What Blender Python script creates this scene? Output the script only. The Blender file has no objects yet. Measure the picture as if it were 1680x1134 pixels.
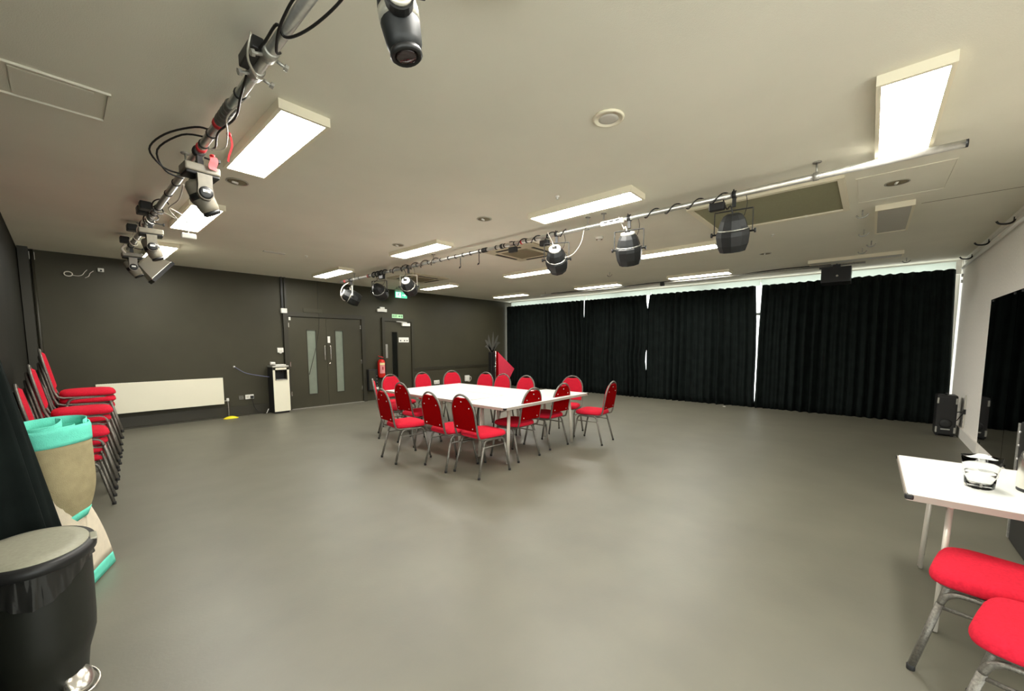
import bpy, math, random
from mathutils import Vector, Matrix
random.seed(7)
sc = bpy.context.scene
# ------------------------------------------------------------------ camera
F_PX, YAW, PITCH, ROLL, CY, CAM_H = 658.708, math.radians(48.2802), math.radians(-5.0651), math.radians(-0.1109), 622.26, 1.44
_fw = Vector((math.sin(YAW), math.cos(YAW), 0)); _rt = Vector((math.cos(YAW), -math.sin(YAW), 0)); _up = Vector((0, 0, 1))
FW = _fw*math.cos(PITCH) + _up*math.sin(PITCH); _u2 = _up*math.cos(PITCH) - _fw*math.sin(PITCH)
RT = _rt*math.cos(ROLL) + _u2*math.sin(ROLL); UP = _u2*math.cos(ROLL) - _rt*math.sin(ROLL)
cd = bpy.data.cameras.new('camera'); cam = bpy.data.objects.new('camera', cd); sc.collection.objects.link(cam)
cd.sensor_width = 36; cd.lens = F_PX*36/1680; cd.shift_y = (CY-567)/1680; cd.clip_start = 0.02
cam.matrix_world = Matrix(((RT.x, UP.x, -FW.x, 0), (RT.y, UP.y, -FW.y, 0), (RT.z, UP.z, -FW.z, CAM_H), (0, 0, 0, 1)))
sc.camera = cam
# ------------------------------------------------------------------ world, exposure
WORLD_STRENGTH, PANEL_STRENGTH = 5.3, 47.0
w = bpy.data.worlds.new('overcast_sky'); sc.world = w; w.use_nodes = True
w.node_tree.nodes['Background'].inputs[0].default_value = (0.93, 0.97, 0.93, 1)
w.node_tree.nodes['Background'].inputs[1].default_value = WORLD_STRENGTH
vs = sc.view_settings; vs.view_transform = 'Standard'; vs.look = 'None'; vs.gamma = 1; vs.use_curve_mapping = False
vs.exposure = 0.0

def ray(x, y): return FW + RT*((x-840)/F_PX) - UP*((y-CY)/F_PX)
def on(x, y, ax, v):            # point where the sight line meets a horizontal / wall plane
    d = ray(x, y); o = Vector((0, 0, CAM_H)); return o + d*((v-o[ax])/d[ax])

# ------------------------------------------------------------------ materials
def srgb(r, g, b):
    f = lambda c: (c/255/12.92) if c/255 <= .04045 else ((c/255+.055)/1.055)**2.4
    return (f(r), f(g), f(b), 1)
MATS = {}
def mat(name, col, rough=.5, metal=0, noise=0, scale=20, bump=0, bscale=200, spec=.5, emit=None, estr=0, trans=0, ior=1.45, detail=4):
    if name in MATS: return MATS[name]
    m = bpy.data.materials.new(name); m.use_nodes = True; nt = m.node_tree; b = nt.nodes['Principled BSDF']
    b.inputs['Base Color'].default_value = col; b.inputs['Roughness'].default_value = rough; b.inputs['Metallic'].default_value = metal
    b.inputs['Specular IOR Level'].default_value = spec; b.inputs['IOR'].default_value = ior
    b.inputs['Transmission Weight'].default_value = trans
    if emit: b.inputs['Emission Color'].default_value = emit; b.inputs['Emission Strength'].default_value = estr
    if noise or bump:
        tc = nt.nodes.new('ShaderNodeTexCoord')
    if noise:
        n = nt.nodes.new('ShaderNodeTexNoise'); n.inputs['Scale'].default_value = scale; n.inputs['Detail'].default_value = detail
        nt.links.new(tc.outputs['Object'], n.inputs['Vector'])
        r = nt.nodes.new('ShaderNodeValToRGB'); e = r.color_ramp.elements
        e[0].position = .3; e[1].position = .7
        e[0].color = tuple(max(0, c*(1-noise)) for c in col[:3])+(1,); e[1].color = tuple(min(1, c*(1+noise)) for c in col[:3])+(1,)
        nt.links.new(n.outputs['Fac'], r.inputs['Fac']); nt.links.new(r.outputs['Color'], b.inputs['Base Color'])
    if bump:
        n2 = nt.nodes.new('ShaderNodeTexNoise'); n2.inputs['Scale'].default_value = bscale; n2.inputs['Detail'].default_value = 3
        nt.links.new(tc.outputs['Object'], n2.inputs['Vector'])
        bp = nt.nodes.new('ShaderNodeBump'); bp.inputs['Strength'].default_value = bump; bp.inputs['Distance'].default_value = .01
        nt.links.new(n2.outputs['Fac'], bp.inputs['Height']); nt.links.new(bp.outputs['Normal'], b.inputs['Normal'])
    MATS[name] = m; return m

FLOORC = (.132, .124, .091, 1)
M_floor = mat('floor_vinyl', FLOORC, .45, noise=.10, scale=2.2, bump=.05, bscale=60, spec=.5, ior=1.76)
M_ceil = mat('ceiling_paint', srgb(232, 228, 211), .9, noise=.03, scale=1.5, bump=.15, bscale=180, spec=.1)
M_black = mat('black_wall_paint', (.050, .046, .028, 1), .55, noise=.1, scale=1.3, bump=.08, bscale=120, spec=.35)
M_doorblk = mat('black_door_paint', (.052, .048, .030, 1), .42, noise=.08, scale=2, spec=.4)
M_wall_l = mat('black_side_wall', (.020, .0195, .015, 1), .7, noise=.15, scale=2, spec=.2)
M_trimblk = mat('black_trim_paint', (.036, .033, .021, 1), .45)
M_white = mat('white_wall_texture', srgb(250, 246, 238), .9, noise=.04, scale=40, bump=.5, bscale=90, spec=.1)
M_wtrim = mat('white_trim_paint', srgb(235, 232, 224), .5)
M_curt = mat('black_curtain_cloth', (.0075, .0105, .0096, 1), .95, noise=.25, scale=6, bump=.2, bscale=400, spec=.1)
M_red = mat('red_upholstery', srgb(200, 33, 54), .9, noise=.12, scale=90, bump=.25, bscale=500, spec=.15)
M_dred = mat('dark_red_back_panel', srgb(128, 0, 2), .9, noise=.08, scale=60, bump=.1, bscale=500, spec=.04)
M_steel = mat('hammered_silver_paint', (.18, .168, .145, 1), .38, metal=.62, noise=.3, scale=130, bump=.2, bscale=300)
M_stud = mat('chrome_stud', (.85, .83, .8, 1), .25, metal=.6)
M_dark = mat('black_plastic', (.012, .012, .012, 1), .45)
M_rub = mat('black_rubber', (.02, .02, .02, 1), .7)
M_ttop = mat('white_laminate', srgb(232, 235, 232), .3, noise=.02, scale=5)
M_tedge = mat('grey_table_edge', srgb(160, 150, 140), .4)
M_tleg = mat('painted_table_leg', srgb(205, 198, 186), .35, metal=.3)
M_alu = mat('aluminium_pipe', (.62, .61, .57, 1), .33, metal=.85, noise=.1, scale=30)
M_zinc = mat('zinc_clamp', (.45, .44, .40, 1), .45, metal=.8, noise=.2, scale=60)
M_lum = mat('luminaire_housing', srgb(238, 230, 205), .5)
M_emit = mat('lit_diffuser', (.9, .9, .88, 1), .5, emit=(1, .975, .90, 1), estr=PANEL_STRENGTH)
M_off = mat('unlit_diffuser', srgb(206, 202, 190), .35)
M_cable = mat('black_cable', (.012, .011, .01, 1), .5)
M_wcable = mat('white_cable', srgb(225, 218, 205), .5)
M_fix = mat('matt_black_lamp', (.010, .011, .011, 1), .48, noise=.2, scale=40)
M_grey = mat('grey_lamp_body', srgb(120, 114, 100), .4, noise=.1, scale=30)
M_lgrey = mat('silver_lamp_trim', srgb(190, 186, 172), .3, metal=.5)
M_lens = mat('lamp_lens', (.03, .02, .02, 1), .05, spec=.8)
M_tape = mat('red_tape', srgb(190, 40, 45), .6)
M_cream = mat('cream_radiator', srgb(240, 235, 212), .35, noise=.01, scale=3)
M_plw = mat('white_plastic', srgb(238, 236, 228), .4)
M_green = mat('green_sign', srgb(30, 150, 95), .4)
M_canvas = mat('grey_canvas', srgb(164, 152, 118), .95, noise=.08, scale=25, bump=.35, bscale=300, spec=.1)
M_canvasw = mat('pale_canvas', srgb(226, 214, 192), .95, noise=.05, scale=25, bump=.3, bscale=300, spec=.1)
M_turq = mat('turquoise_hem', srgb(112, 222, 198), .8, noise=.06, scale=30, bump=.25, bscale=200, spec=.15)
M_binb = mat('bin_black_plastic', (.009, .010, .007, 1), .5, noise=.1, scale=30)
M_lid = mat('bin_lid_grey', (.31, .30, .225, 1), .5, noise=.08, scale=80, bump=.08, bscale=400)
M_bag = mat('bin_liner_film', (.014, .014, .013, 1), .18, spec=.7)
M_chrome = mat('brushed_steel', (.72, .69, .63, 1), .22, metal=.95, noise=.05, scale=15)
M_ext = mat('extinguisher_red', srgb(205, 30, 22), .3)
M_yel = mat('yellow_plastic', srgb(238, 222, 40), .45)
M_pink = mat('red_board_cloth', srgb(238, 62, 88), .7, noise=.04, scale=20)
M_pane = mat('frosted_door_glass', srgb(124, 132, 118), .25, noise=.06, scale=8, spec=.6)
M_dpane = mat('dark_door_glass', (.010, .011, .009, 1), .12, spec=.6)
M_mirror = mat('dark_mirror', (.14, .145, .14, 1), .03, metal=1)
M_glass = mat('drinking_glass', (1, 1, 1, 1), .02, trans=1, ior=1.22)
M_water = mat('water', (1, 1, 1, 1), 0, trans=1, ior=1.16)
M_grille = mat('perforated_grille', srgb(150, 148, 118), .6, noise=.05, scale=60)
M_vent = mat('cassette_plastic', srgb(196, 188, 160), .5)
M_ventd = mat('cassette_intake', srgb(128, 118, 92), .7, noise=.1, scale=80)
M_mural = mat('faded_mural_paint', (.105, .102, .088, 1), .6)
M_text = mat('dark_print', srgb(30, 32, 30), .6)
M_textr = mat('red_print', srgb(170, 40, 40), .6)
M_textg = mat('green_print', srgb(28, 120, 70), .6)
M_exitg = mat('lit_exit_green', srgb(0, 150, 110), .4, emit=srgb(0, 190, 135), estr=.9)
M_exitw = mat('lit_exit_white', srgb(200, 240, 225), .4, emit=srgb(190, 250, 225), estr=1.0)
M_signg = mat('luminous_sign', srgb(190, 238, 190), .5)

# thin window glass and daylight-translucent blind (real transmission, no ray tricks)
def node_mat(name, build):
    m = bpy.data.materials.new(name); m.use_nodes = True; nt = m.node_tree
    for n in list(nt.nodes):
        if n.type != 'OUTPUT_MATERIAL': nt.nodes.remove(n)
    out = [n for n in nt.nodes if n.type == 'OUTPUT_MATERIAL'][0]
    build(nt, out); return m
def _wg(nt, out):
    t = nt.nodes.new('ShaderNodeBsdfTransparent'); g = nt.nodes.new('ShaderNodeBsdfGlossy'); g.inputs['Roughness'].default_value = .02
    mx = nt.nodes.new('ShaderNodeMixShader'); mx.inputs[0].default_value = .07
    nt.links.new(t.outputs[0], mx.inputs[1]); nt.links.new(g.outputs[0], mx.inputs[2]); nt.links.new(mx.outputs[0], out.inputs[0])
M_win = node_mat('window_glass', _wg)
def _bl(nt, out):
    t = nt.nodes.new('ShaderNodeBsdfTranslucent'); t.inputs[0].default_value = srgb(226, 232, 228)
    d = nt.nodes.new('ShaderNodeBsdfDiffuse'); d.inputs[0].default_value = srgb(236, 238, 234)
    mx = nt.nodes.new('ShaderNodeMixShader'); mx.inputs[0].default_value = .4
    nt.links.new(t.outputs[0], mx.inputs[1]); nt.links.new(d.outputs[0], mx.inputs[2]); nt.links.new(mx.outputs[0], out.inputs[0])
M_blind = node_mat('daylit_blind_cloth', _bl)

# ------------------------------------------------------------------ mesh helpers
class MB:
    def __init__(s): s.v = []; s.f = []; s.sm = []
    def add(s, vs, fs, smooth=False):
        o = len(s.v); s.v += [tuple(p) for p in vs]; s.f += [tuple(i+o for i in f) for f in fs]; s.sm += [smooth]*len(fs); return s
    def box(s, c, d, bev=0, rz=0, mt=None):
        x, y, z = d[0]/2, d[1]/2, d[2]/2
        if bev <= 0:
            vs = [Vector((a*x, b*y, e*z)) for a in (-1, 1) for b in (-1, 1) for e in (-1, 1)]
            fs = [(0, 1, 3, 2), (4, 6, 7, 5), (0, 4, 5, 1), (2, 3, 7, 6), (0, 2, 6, 4), (1, 5, 7, 3)]
        else:
            b_ = min(bev, x*.99, y*.99, z*.99); vs = []; fs = []
            prof = []
            for k in range(4):
                sx, sy = ((1, 1), (-1, 1), (-1, -1), (1, -1))[k]
                for j in range(3):
                    a = (k+j/2)*math.pi/2; prof.append((sx*(x-b_)+b_*math.cos(a), sy*(y-b_)+b_*math.sin(a), sx*(x-b_), sy*(y-b_)))
            for (zz, t) in ((-z, 0), (-z+b_*.3, .7), (-z+b_, 1), (z-b_, 1), (z-b_*.3, .7), (z, 0)):
                for (px, py, qx, qy) in prof: vs.append(Vector((qx+(px-qx)*t, qy+(py-qy)*t, zz)))
            n = len(prof)
            for r in range(5):
                for i in range(n): fs.append((r*n+i, r*n+(i+1) % n, (r+1)*n+(i+1) % n, (r+1)*n+i))
            fs.append(tuple(reversed(range(n)))); fs.append(tuple(range(5*n, 6*n)))
        R = Matrix.Rotation(rz, 3, 'Z')
        if mt is not None: vs = [mt @ v for v in vs]
        vs = [R @ v + Vector(c) for v in vs]
        return s.add(vs, fs, bev > 0.004 and False)
    def tube(s, pts, r, n=8, closed=False, caps=True):
        P = [Vector(p) for p in pts]; m = len(P); rs = r if isinstance(r, (list, tuple)) else [r]*m
        vs = []; prev = None
        for i in range(m):
            if closed: t = P[(i+1) % m]-P[i-1]
            else: t = P[min(i+1, m-1)]-P[max(i-1, 0)]
            t.normalize()
            if prev is None:
                a = Vector((0, 0, 1)) if abs(t.z) < .9 else Vector((1, 0, 0)); u = t.cross(a).normalized()
            else:
                u = prev-t*prev.dot(t)
                u = u.normalized() if u.length > 1e-6 else t.orthogonal().normalized()
            prev = u; w_ = t.cross(u)
            for k in range(n):
                a = 2*math.pi*k/n; vs.append(P[i]+(u*math.cos(a)+w_*math.sin(a))*rs[i])
        fs = []
        for i in range(m if closed else m-1):
            j = (i+1) % m
            for k in range(n): fs.append((i*n+k, i*n+(k+1) % n, j*n+(k+1) % n, j*n+k))
        if caps and not closed: fs.append(tuple(reversed(range(n)))); fs.append(tuple(range((m-1)*n, m*n)))
        return s.add(vs, fs, True)
    def lathe(s, prof, n=20, mt=None, sx=1, sy=1, smooth=True, off=0):
        vs = []; fs = []; m = len(prof)
        for (r, z) in prof:
            for k in range(n):
                a = 2*math.pi*k/n+off; vs.append(Vector((r*sx*math.cos(a), r*sy*math.sin(a), z)))
        for i in range(m-1):
            for k in range(n): fs.append((i*n+k, i*n+(k+1) % n, (i+1)*n+(k+1) % n, (i+1)*n+k))
        fs.append(tuple(reversed(range(n)))); fs.append(tuple(range((m-1)*n, m*n)))
        if mt is not None: vs = [mt @ v for v in vs]
        return s.add(vs, fs, smooth)
    def prism(s, poly, t0, t1, ax='y'):      # poly in the plane normal to ax
        def P(a, b, t): return {'y': (a, t, b), 'x': (t, a, b), 'z': (a, b, t)}[ax]
        n = len(poly); vs = [P(a, b, t0) for a, b in poly]+[P(a, b, t1) for a, b in poly]
        fs = [tuple(range(n)), tuple(reversed(range(n, 2*n)))]+[(i, i+n, (i+1) % n+n, (i+1) % n) for i in range(n)]
        return s.add(vs, fs)
    def grid(s, fn, nu, nv, smooth=True):
        vs = [fn(i/nu, j/nv) for j in range(nv+1) for i in range(nu+1)]; q = nu+1
        return s.add(vs, [(j*q+i, j*q+i+1, (j+1)*q+i+1, (j+1)*q+i) for j in range(nv) for i in range(nu)], smooth)
    def xf(s, M): s.v = [tuple(M @ Vector(p)) for p in s.v]; return s

def link(o): sc.collection.objects.link(o); return o
def build(mb, name, m, parent=None, fix=True):
    me = bpy.data.meshes.new(name); me.from_pydata(mb.v, [], mb.f)
    me.polygons.foreach_set('use_smooth', mb.sm)
    if fix:
        import bmesh
        bm = bmesh.new(); bm.from_mesh(me); bmesh.ops.recalc_face_normals(bm, faces=bm.faces); bm.to_mesh(me); bm.free()
    me.materials.append(m); me.update()
    o = bpy.data.objects.new(name, me); link(o)
    if parent is not None: o.parent = parent
    return o
def tag(o, label, cat, group=None):
    o['label'] = label; o['category'] = cat
    if group: o['group'] = group
    return o
def thing(name, label, cat, loc=(0, 0, 0), rz=0, group=None):
    o = bpy.data.objects.new(name, None); link(o); o.empty_display_size = .05
    o.location = loc; o.rotation_euler = (0, 0, rz); return tag(o, label, cat, group)
def dup(root, loc, rz, label=None, group=None):
    r = root.copy(); link(r); r.location = loc; r.rotation_euler = (0, 0, rz)
    if label: r['label'] = label
    if group: r['group'] = group
    for ch in list(root.children):
        c = ch.copy(); link(c); c.parent = r
        for g in list(ch.children):
            d = g.copy(); link(d); d.parent = c
    return r
def struct(o): o['kind'] = 'structure'; return o
def bx(name, c, d, m, parent=None, bev=0, rz=0): return build(MB().box(c, d, bev, rz), name, m, parent)
def smooth_path(pts, k=6, closed=False):
    P = [Vector(p) for p in pts]; n = len(P); out = []
    for i in range(n if closed else n-1):
        p0 = P[(i-1) % n] if closed or i > 0 else P[0]; p1 = P[i]; p2 = P[(i+1) % n]; p3 = P[(i+2) % n] if closed or i+2 < n else P[-1]
        for j in range(k):
            t = j/k; out.append(.5*((2*p1)+(p2-p0)*t+(2*p0-5*p1+4*p2-p3)*t*t+(3*p1-p0-3*p2+p3)*t*t*t))
    if not closed: out.append(P[-1])
    return out
def text_mesh(body, size, name, m, parent, M4, ext=.001):
    c = bpy.data.curves.new(name, 'FONT'); c.body = body; c.size = size; c.extrude = ext; c.align_x = 'CENTER'; c.align_y = 'CENTER'; c.resolution_u = 3
    t = bpy.data.objects.new(name+'_curve', c); link(t)
    me = bpy.data.meshes.new_from_object(t); bpy.data.objects.remove(t); bpy.data.curves.remove(c)
    me.transform(M4); me.materials.clear(); me.materials.append(m); me.name = name
    o = bpy.data.objects.new(name, me); link(o); o.parent = parent; return o
def basis(xa, ya, o):
    xa = Vector(xa).normalized(); ya = Vector(ya).normalized(); za = xa.cross(ya)
    return Matrix(((xa.x, ya.x, za.x, o[0]), (xa.y, ya.y, za.y, o[1]), (xa.z, ya.z, za.z, o[2]), (0, 0, 0, 1)))
def aim(o, d):                          # frame whose +Z points along d
    q = Vector((0, 0, 1)).rotation_difference(Vector(d).normalized()); return Matrix.Translation(Vector(o)) @ q.to_matrix().to_4x4()
# ------------------------------------------------------------------ the setting
XL, YB, XC, XW, YR, CZ = -.33, 9.46, 10.30, 10.66, -1.10, 2.86
struct(bx('floor', (3.1, 2.5, -.05), (15.4, 14.2, .1), M_floor))
struct(bx('ceiling', (3.1, 2.5, CZ+.06), (15.4, 14.2, .12), M_ceil))
# back wall and left wall, right wall
wall_back = struct(bx('wall_back', (5.2, YB+.07, CZ/2), (11.2, .14, CZ), M_black))
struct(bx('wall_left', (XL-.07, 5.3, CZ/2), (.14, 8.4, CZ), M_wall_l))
struct(bx('wall_right', (6.6, YR-.07, CZ/2), (8.3, .14, CZ), M_white))
struct(bx('baseboard_right', (9.19, YR+.012, .075), (2.92, .024, .15), M_wtrim))
struct(bx('baseboard_back', (1.57, YB-.014, .10), (3.2, .028, .20), M_trimblk))
struct(bx('trim_1', (1.37, YB-.05, .012), (2.2, .10, .024), M_trimblk))
struct(bx('trim_2', (8.37, YB-.015, .735), (3.7, .03, .075), M_trimblk))          # dado rail
struct(bx('trim_3', (8.37, YB-.008, .36), (3.7, .016, .68), M_black))
# column and conduit by the left corner
struct(bx('trim_4', (-.27, YB-.12, CZ/2), (.10, .22, CZ), M_trimblk))
cp = tag(build(MB().tube([(-.19, YB-.06, 0.01), (-.19, YB-.06, CZ-.01)], .022, 8), 'conduit', M_trimblk), 'black vertical conduit pipe in the corner behind the chair stacks', 'pipe')
struct(bx('trim_13', (5.95, -.70, CZ-.0015), (.006, .80, .003), M_ventd))
# ---- window wall: frames, panes, white heads
wys = [-1.10, 3.1, 5.4, 7.8, 9.46]
for i in range(4):
    a, b = wys[i], wys[i+1]; c = (a+b)/2
    o = bpy.data.objects.new('window_%d' % (i+1), None); link(o); struct(o); o.location = (XW, c, 0)
    mb = MB()
    for (y, wd) in ((a-c+.03, .06), (b-c-.03, .06)): mb.box((0, y, CZ/2), (.08, wd, CZ))
    for z in (.03, CZ-.03, 2.1): mb.box((0, 0, z), (.07, b-a, .06))
    build(mb, 'window_frame', M_wtrim, o)
    bx('pane', (0, 0, 1.06), (.012, b-a-.12, 2.02), M_win, o); bx('pane', (0, 0, 2.46), (.012, b-a-.12, .66), M_win, o)
hs = [(9.35, 6.38), (6.36, 4.42), (4.40, 1.92), (1.90, -1.06)]
for i, (a, b) in enumerate(hs):
    struct(bx('trim_%d' % (5+i), (XC+.17, (a+b)/2, 2.785), (.03, a-b, .145), M_blind))
struct(bx('trim_9', (XC+.13, YR+.045, 2.74), (.06, .07, .24), M_wtrim))
struct(bx('trim_10', (XC+.14, (9.35-1.06)/2, 2.852), (.06, 10.4, .014), M_wtrim))

# ---- curtains
def curtain(label, yl, yr, npl, seed):
    rnd = random.Random(seed); ph = [rnd.uniform(0, 6.28) for _ in range(6)]; amp = [rnd.uniform(.6, 1.4) for _ in range(6)]
    def fn(u, v):
        z = -.004+v*2.699; a = yl(v); b = yr(v); y = a+(b-a)*u
        s = u*npl*2*math.pi
        q = math.sin(s+ph[0]+.8*math.sin(u*9+ph[1]))*(.6+.4*math.sin(u*17+ph[2]))
        d = (.085*(1-v*.40))*q + .02*math.sin(u*5.3+ph[3]) + .018*math.sin(s*2.1+ph[4]+v*1.5)
        zz = z + (.003*math.sin(s*1.0+ph[5]) if v < .01 else 0)+(.012*abs(math.sin(s*.5)) if v > .99 else 0)
        return (XC+d-.03*(1-v)*(.5+.5*math.sin(u*7+ph[1])), y, zz)
    mb = MB().grid(fn, npl*10, 14)
    o = tag(build(mb, 'curtain', M_curt, fix=False), label, 'curtain', 'black curtains along the window wall')
    sm = o.modifiers.new('thickness', 'SOLIDIFY'); sm.thickness = .004
    return o
curtain('black pleated curtain reaching into the corner with the black wall', lambda v: 9.42, lambda v: 6.315+.055*min(1, max(0, (v-.62)/.2)), 20, 1)
curtain('narrow black curtain behind the empty chair end of the tables, between two light gaps', lambda v: 6.345-.015*min(1, max(0, (v-.62)/.2)), lambda v: 4.40+.055*min(1, max(0, (v-.84)/.1))+.042*math.exp(-((v-.38)/.10)**4), 15, 2)
curtain('black curtain left of the wide tapering gap of daylight', lambda v: 4.43-.05*max(0, v-.86)*7, lambda v: 1.895+.02*min(1, v*9)+.07*max(0, v-.42)+.07*max(0, v-.7), 15, 3)
curtain('widest black curtain hanging next to the white wall', lambda v: 1.905-.012*min(1, v*9)-.03*max(0, v-.6)*2, lambda v: -1.075+.055*max(0, v-.22)*1.3, 19, 4)
# ---- doors in the back wall
def leaf(parent, x0, x1, z1, wx0, wx1, wz0, wz1, pane_m, y):
    mb = MB(); t = .02
    mb.box(((x0+wx0)/2, y, z1/2+.004), (wx0-x0, t, z1-.008)); mb.box(((wx1+x1)/2, y, z1/2+.004), (x1-wx1, t, z1-.008))
    mb.box(((wx0+wx1)/2, y, wz0/2+.004), (wx1-wx0, t, wz0-.008)); mb.box(((wx0+wx1)/2, y, (wz1+z1)/2), (wx1-wx0, t, z1-wz1))
    l = build(mb, 'door_leaf', M_doorblk, parent)
    bx('vision_panel', ((wx0+wx1)/2, y+.006, (wz0+wz1)/2), (wx1-wx0, .004, wz1-wz0), pane_m, l)
    fb = MB(); g = .012
    for x in (wx0+g/2, wx1-g/2): fb.box((x, y-.008, (wz0+wz1)/2), (g, .02, wz1-wz0))
    for z in (wz0+g/2, wz1-g/2): fb.box(((wx0+wx1)/2, y-.008, z), (wx1-wx0, .024, g))
    build(fb, 'glazing_bead', M_trimblk, l)
    return l
d1 = bpy.data.objects.new('door_1', None); link(d1); struct(d1); d1.location = (0, YB, 0)
mb = MB(); X0, X1, ZT = 3.30, 4.98, 2.04
mb.box((X0-.045, -.03, (ZT+.08)/2), (.09, .06, ZT+.08)); mb.box((X1+.045, -.03, (ZT+.08)/2), (.09, .06, ZT+.08)); mb.box(((X0+X1)/2, -.03, ZT+.045), (X1-X0, .06, .09))
build(mb, 'door_frame', M_trimblk, d1)
mid = 4.125
la = leaf(d1, X0+.006, mid-.003, ZT-.006, 3.68, 3.89, .30, 1.76, M_pane, -.014)
lb = leaf(d1, mid+.003, X1-.006, ZT-.006, 4.32, 4.52, .30, 1.76, M_pane, -.014)
def pull(parent, x, y, z0, z1):
    return build(MB().tube(smooth_path([(x, y+.05, z0), (x, y+.012, z0+.004), (x, y, z0+.03), (x, y, z1-.03), (x, y+.012, z1-.004), (x, y+.05, z1)], 4), .010, 8), 'pull_handle', M_chrome, parent)
pull(la, 4.055, -.075, 1.07, 1.40); pull(lb, 4.19, -.075, 1.07, 1.40)
bx('push_plate', (4.175, -.027, 1.54), (.055, .006, .15), M_plw, lb)
build(MB().lathe([(.022, 0), (.022, .02), (.016, .03)], 10, aim((4.175, -.024, .985), (0, -1, 0))), 'lock_knob', M_chrome, lb)
for x, lf in ((X0+.02, la), (X1-.02, lb)):
    for z in (.35, 1.0, 1.85): bx('hinge', (x, -.028, z), (.02, .008, .10), M_chrome, lf)
bx('wall_label', (3.345, -.028, 1.99), (.04, .006, .07), M_plw, la)
bx('threshold', ((X0+X1)/2, -.035, .006), (X1-X0, .07, .012), M_zinc, d1)
d2 = bpy.data.objects.new('door_2', None); link(d2); struct(d2); d2.location = (0, YB, 0)
X0, X1 = 5.62, 6.42; mb = MB()
mb.box((X0-.04, -.03, 1.055), (.08, .06, 2.11)); mb.box((X1+.04, -.03, 1.055), (.08, .06, 2.11)); mb.box(((X0+X1)/2, -.03, 2.07), (X1-X0, .06, .08))
build(mb, 'door_frame', M_trimblk, d2)
lc = leaf(d2, X0+.005, X1-.005, 2.025, 5.82, 6.0, .52, 1.76, M_dpane, -.014)
bx('push_plate', (5.665, -.027, 1.25), (.065, .006, .36), M_zinc, lc)
dn = bx('door_notice', (6.19, -.027, 1.545), (.31, .006, .13), M_plw, lc)
for dx in (-.1, .02, .1): bx('notice_mark', (6.19+dx, -.0315, 1.525), (.035, .003, .03), M_text, dn)
cl = bx('door_closer', (6.24, -.06, 1.955), (.24, .06, .075), M_plw, lc)
build(MB().tube([(6.27, -.07, 2.005), (6.02, -.12, 2.02), (5.95, -.07, 2.025)], .012, 8), 'closer_arm', M_plw, lc)
# overpainted panel above the double door, fine cable chase
struct(bx('trim_11', (3.85, YB-.006, 2.19), (.42, .012, .085), M_doorblk))
struct(build(MB().tube(smooth_path([(3.98, YB-.008, CZ), (3.97, YB-.008, 2.15), (3.96, YB-.068, 2.1), (3.93, YB-.038, 1.6), (3.70, YB-.038, .75)], 5), .006, 6), 'trim_12', M_trimblk))
# ------------------------------------------------------------------ ceiling fittings
def luminaire(cx, cy, along_x, lit, label):
    t = thing('ceiling_light_panel', label, 'light panel', (cx, cy, CZ), math.pi/2 if not along_x else 0, 'lit ceiling panels' if lit else 'unlit ceiling panels')
    h = .055; mb = MB(); L, W, g = 1.20, .30, .022
    for s in (-1, 1):
        mb.box((0, s*(W/2-g/2), -h/2), (L, g, h)); mb.box((s*(L/2-g/2), 0, -h/2), (g, W-2*g, h))
    build(mb, 'housing', M_lum, t)
    bx('diffuser', (0, 0, -h+.008), (L-2*g, W-2*g, .008), M_emit if lit else M_off, t)
    return t
W1 = 'lit ceiling panel '
LUM = [(1.085, 3.24, 0, 1, W1+'beside the lighting bar by the chair stacks, bare cables hanging next to it'),
 (1.085, 5.65, 0, 1, W1+'partly hidden by the grey moving head with the downward arm'),
 (1.085, 8.06, 0, 1, W1+'above the radiator at the far end of the lighting bar'),
 (3.66, 2.29, 0, 1, W1+'running alongside the bar with the black spotlights'),
 (3.66, 5.10, 0, 1, W1+'beside the cable-wrapped middle of the spotlight bar'),
 (3.66, 8.00, 0, 1, W1+'in front of the double doors'),
 (6.27, 2.28, 0, 1, W1+'just beyond the black spotlight next to the large ceiling grille'),
 (6.27, 5.12, 0, 1, W1+'beyond the air conditioning cassette, touching a spotlight in view'),
 (6.27, 8.00, 0, 1, W1+'near the green exit sign'),
 (8.80, 2.72, 0, 1, W1+'by the curtains, close to the hanging black loudspeaker'),
 (8.80, 5.05, 0, 1, W1+'by the curtains, above the narrow curtain'),
 (8.80, 7.90, 0, 1, W1+'in the corner between black wall and curtains'),
 (3.60, -.09, 1, 1, W1+'turned crosswise at the bare end of the spotlight bar'),
 (6.34, -.10, 1, 0, 'unlit square-looking ceiling panel between large grille and window'),
 (8.87, .30, 0, 0, 'unlit narrow ceiling panel above the hanging black loudspeaker'),
 (1.085, .62, 0, 1, W1+'unseen, carrying on the row and added to brighten the near floor')]  # last panel is unseen: it continues the row, included to light the near floor
for a in LUM: luminaire(*a)
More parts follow.
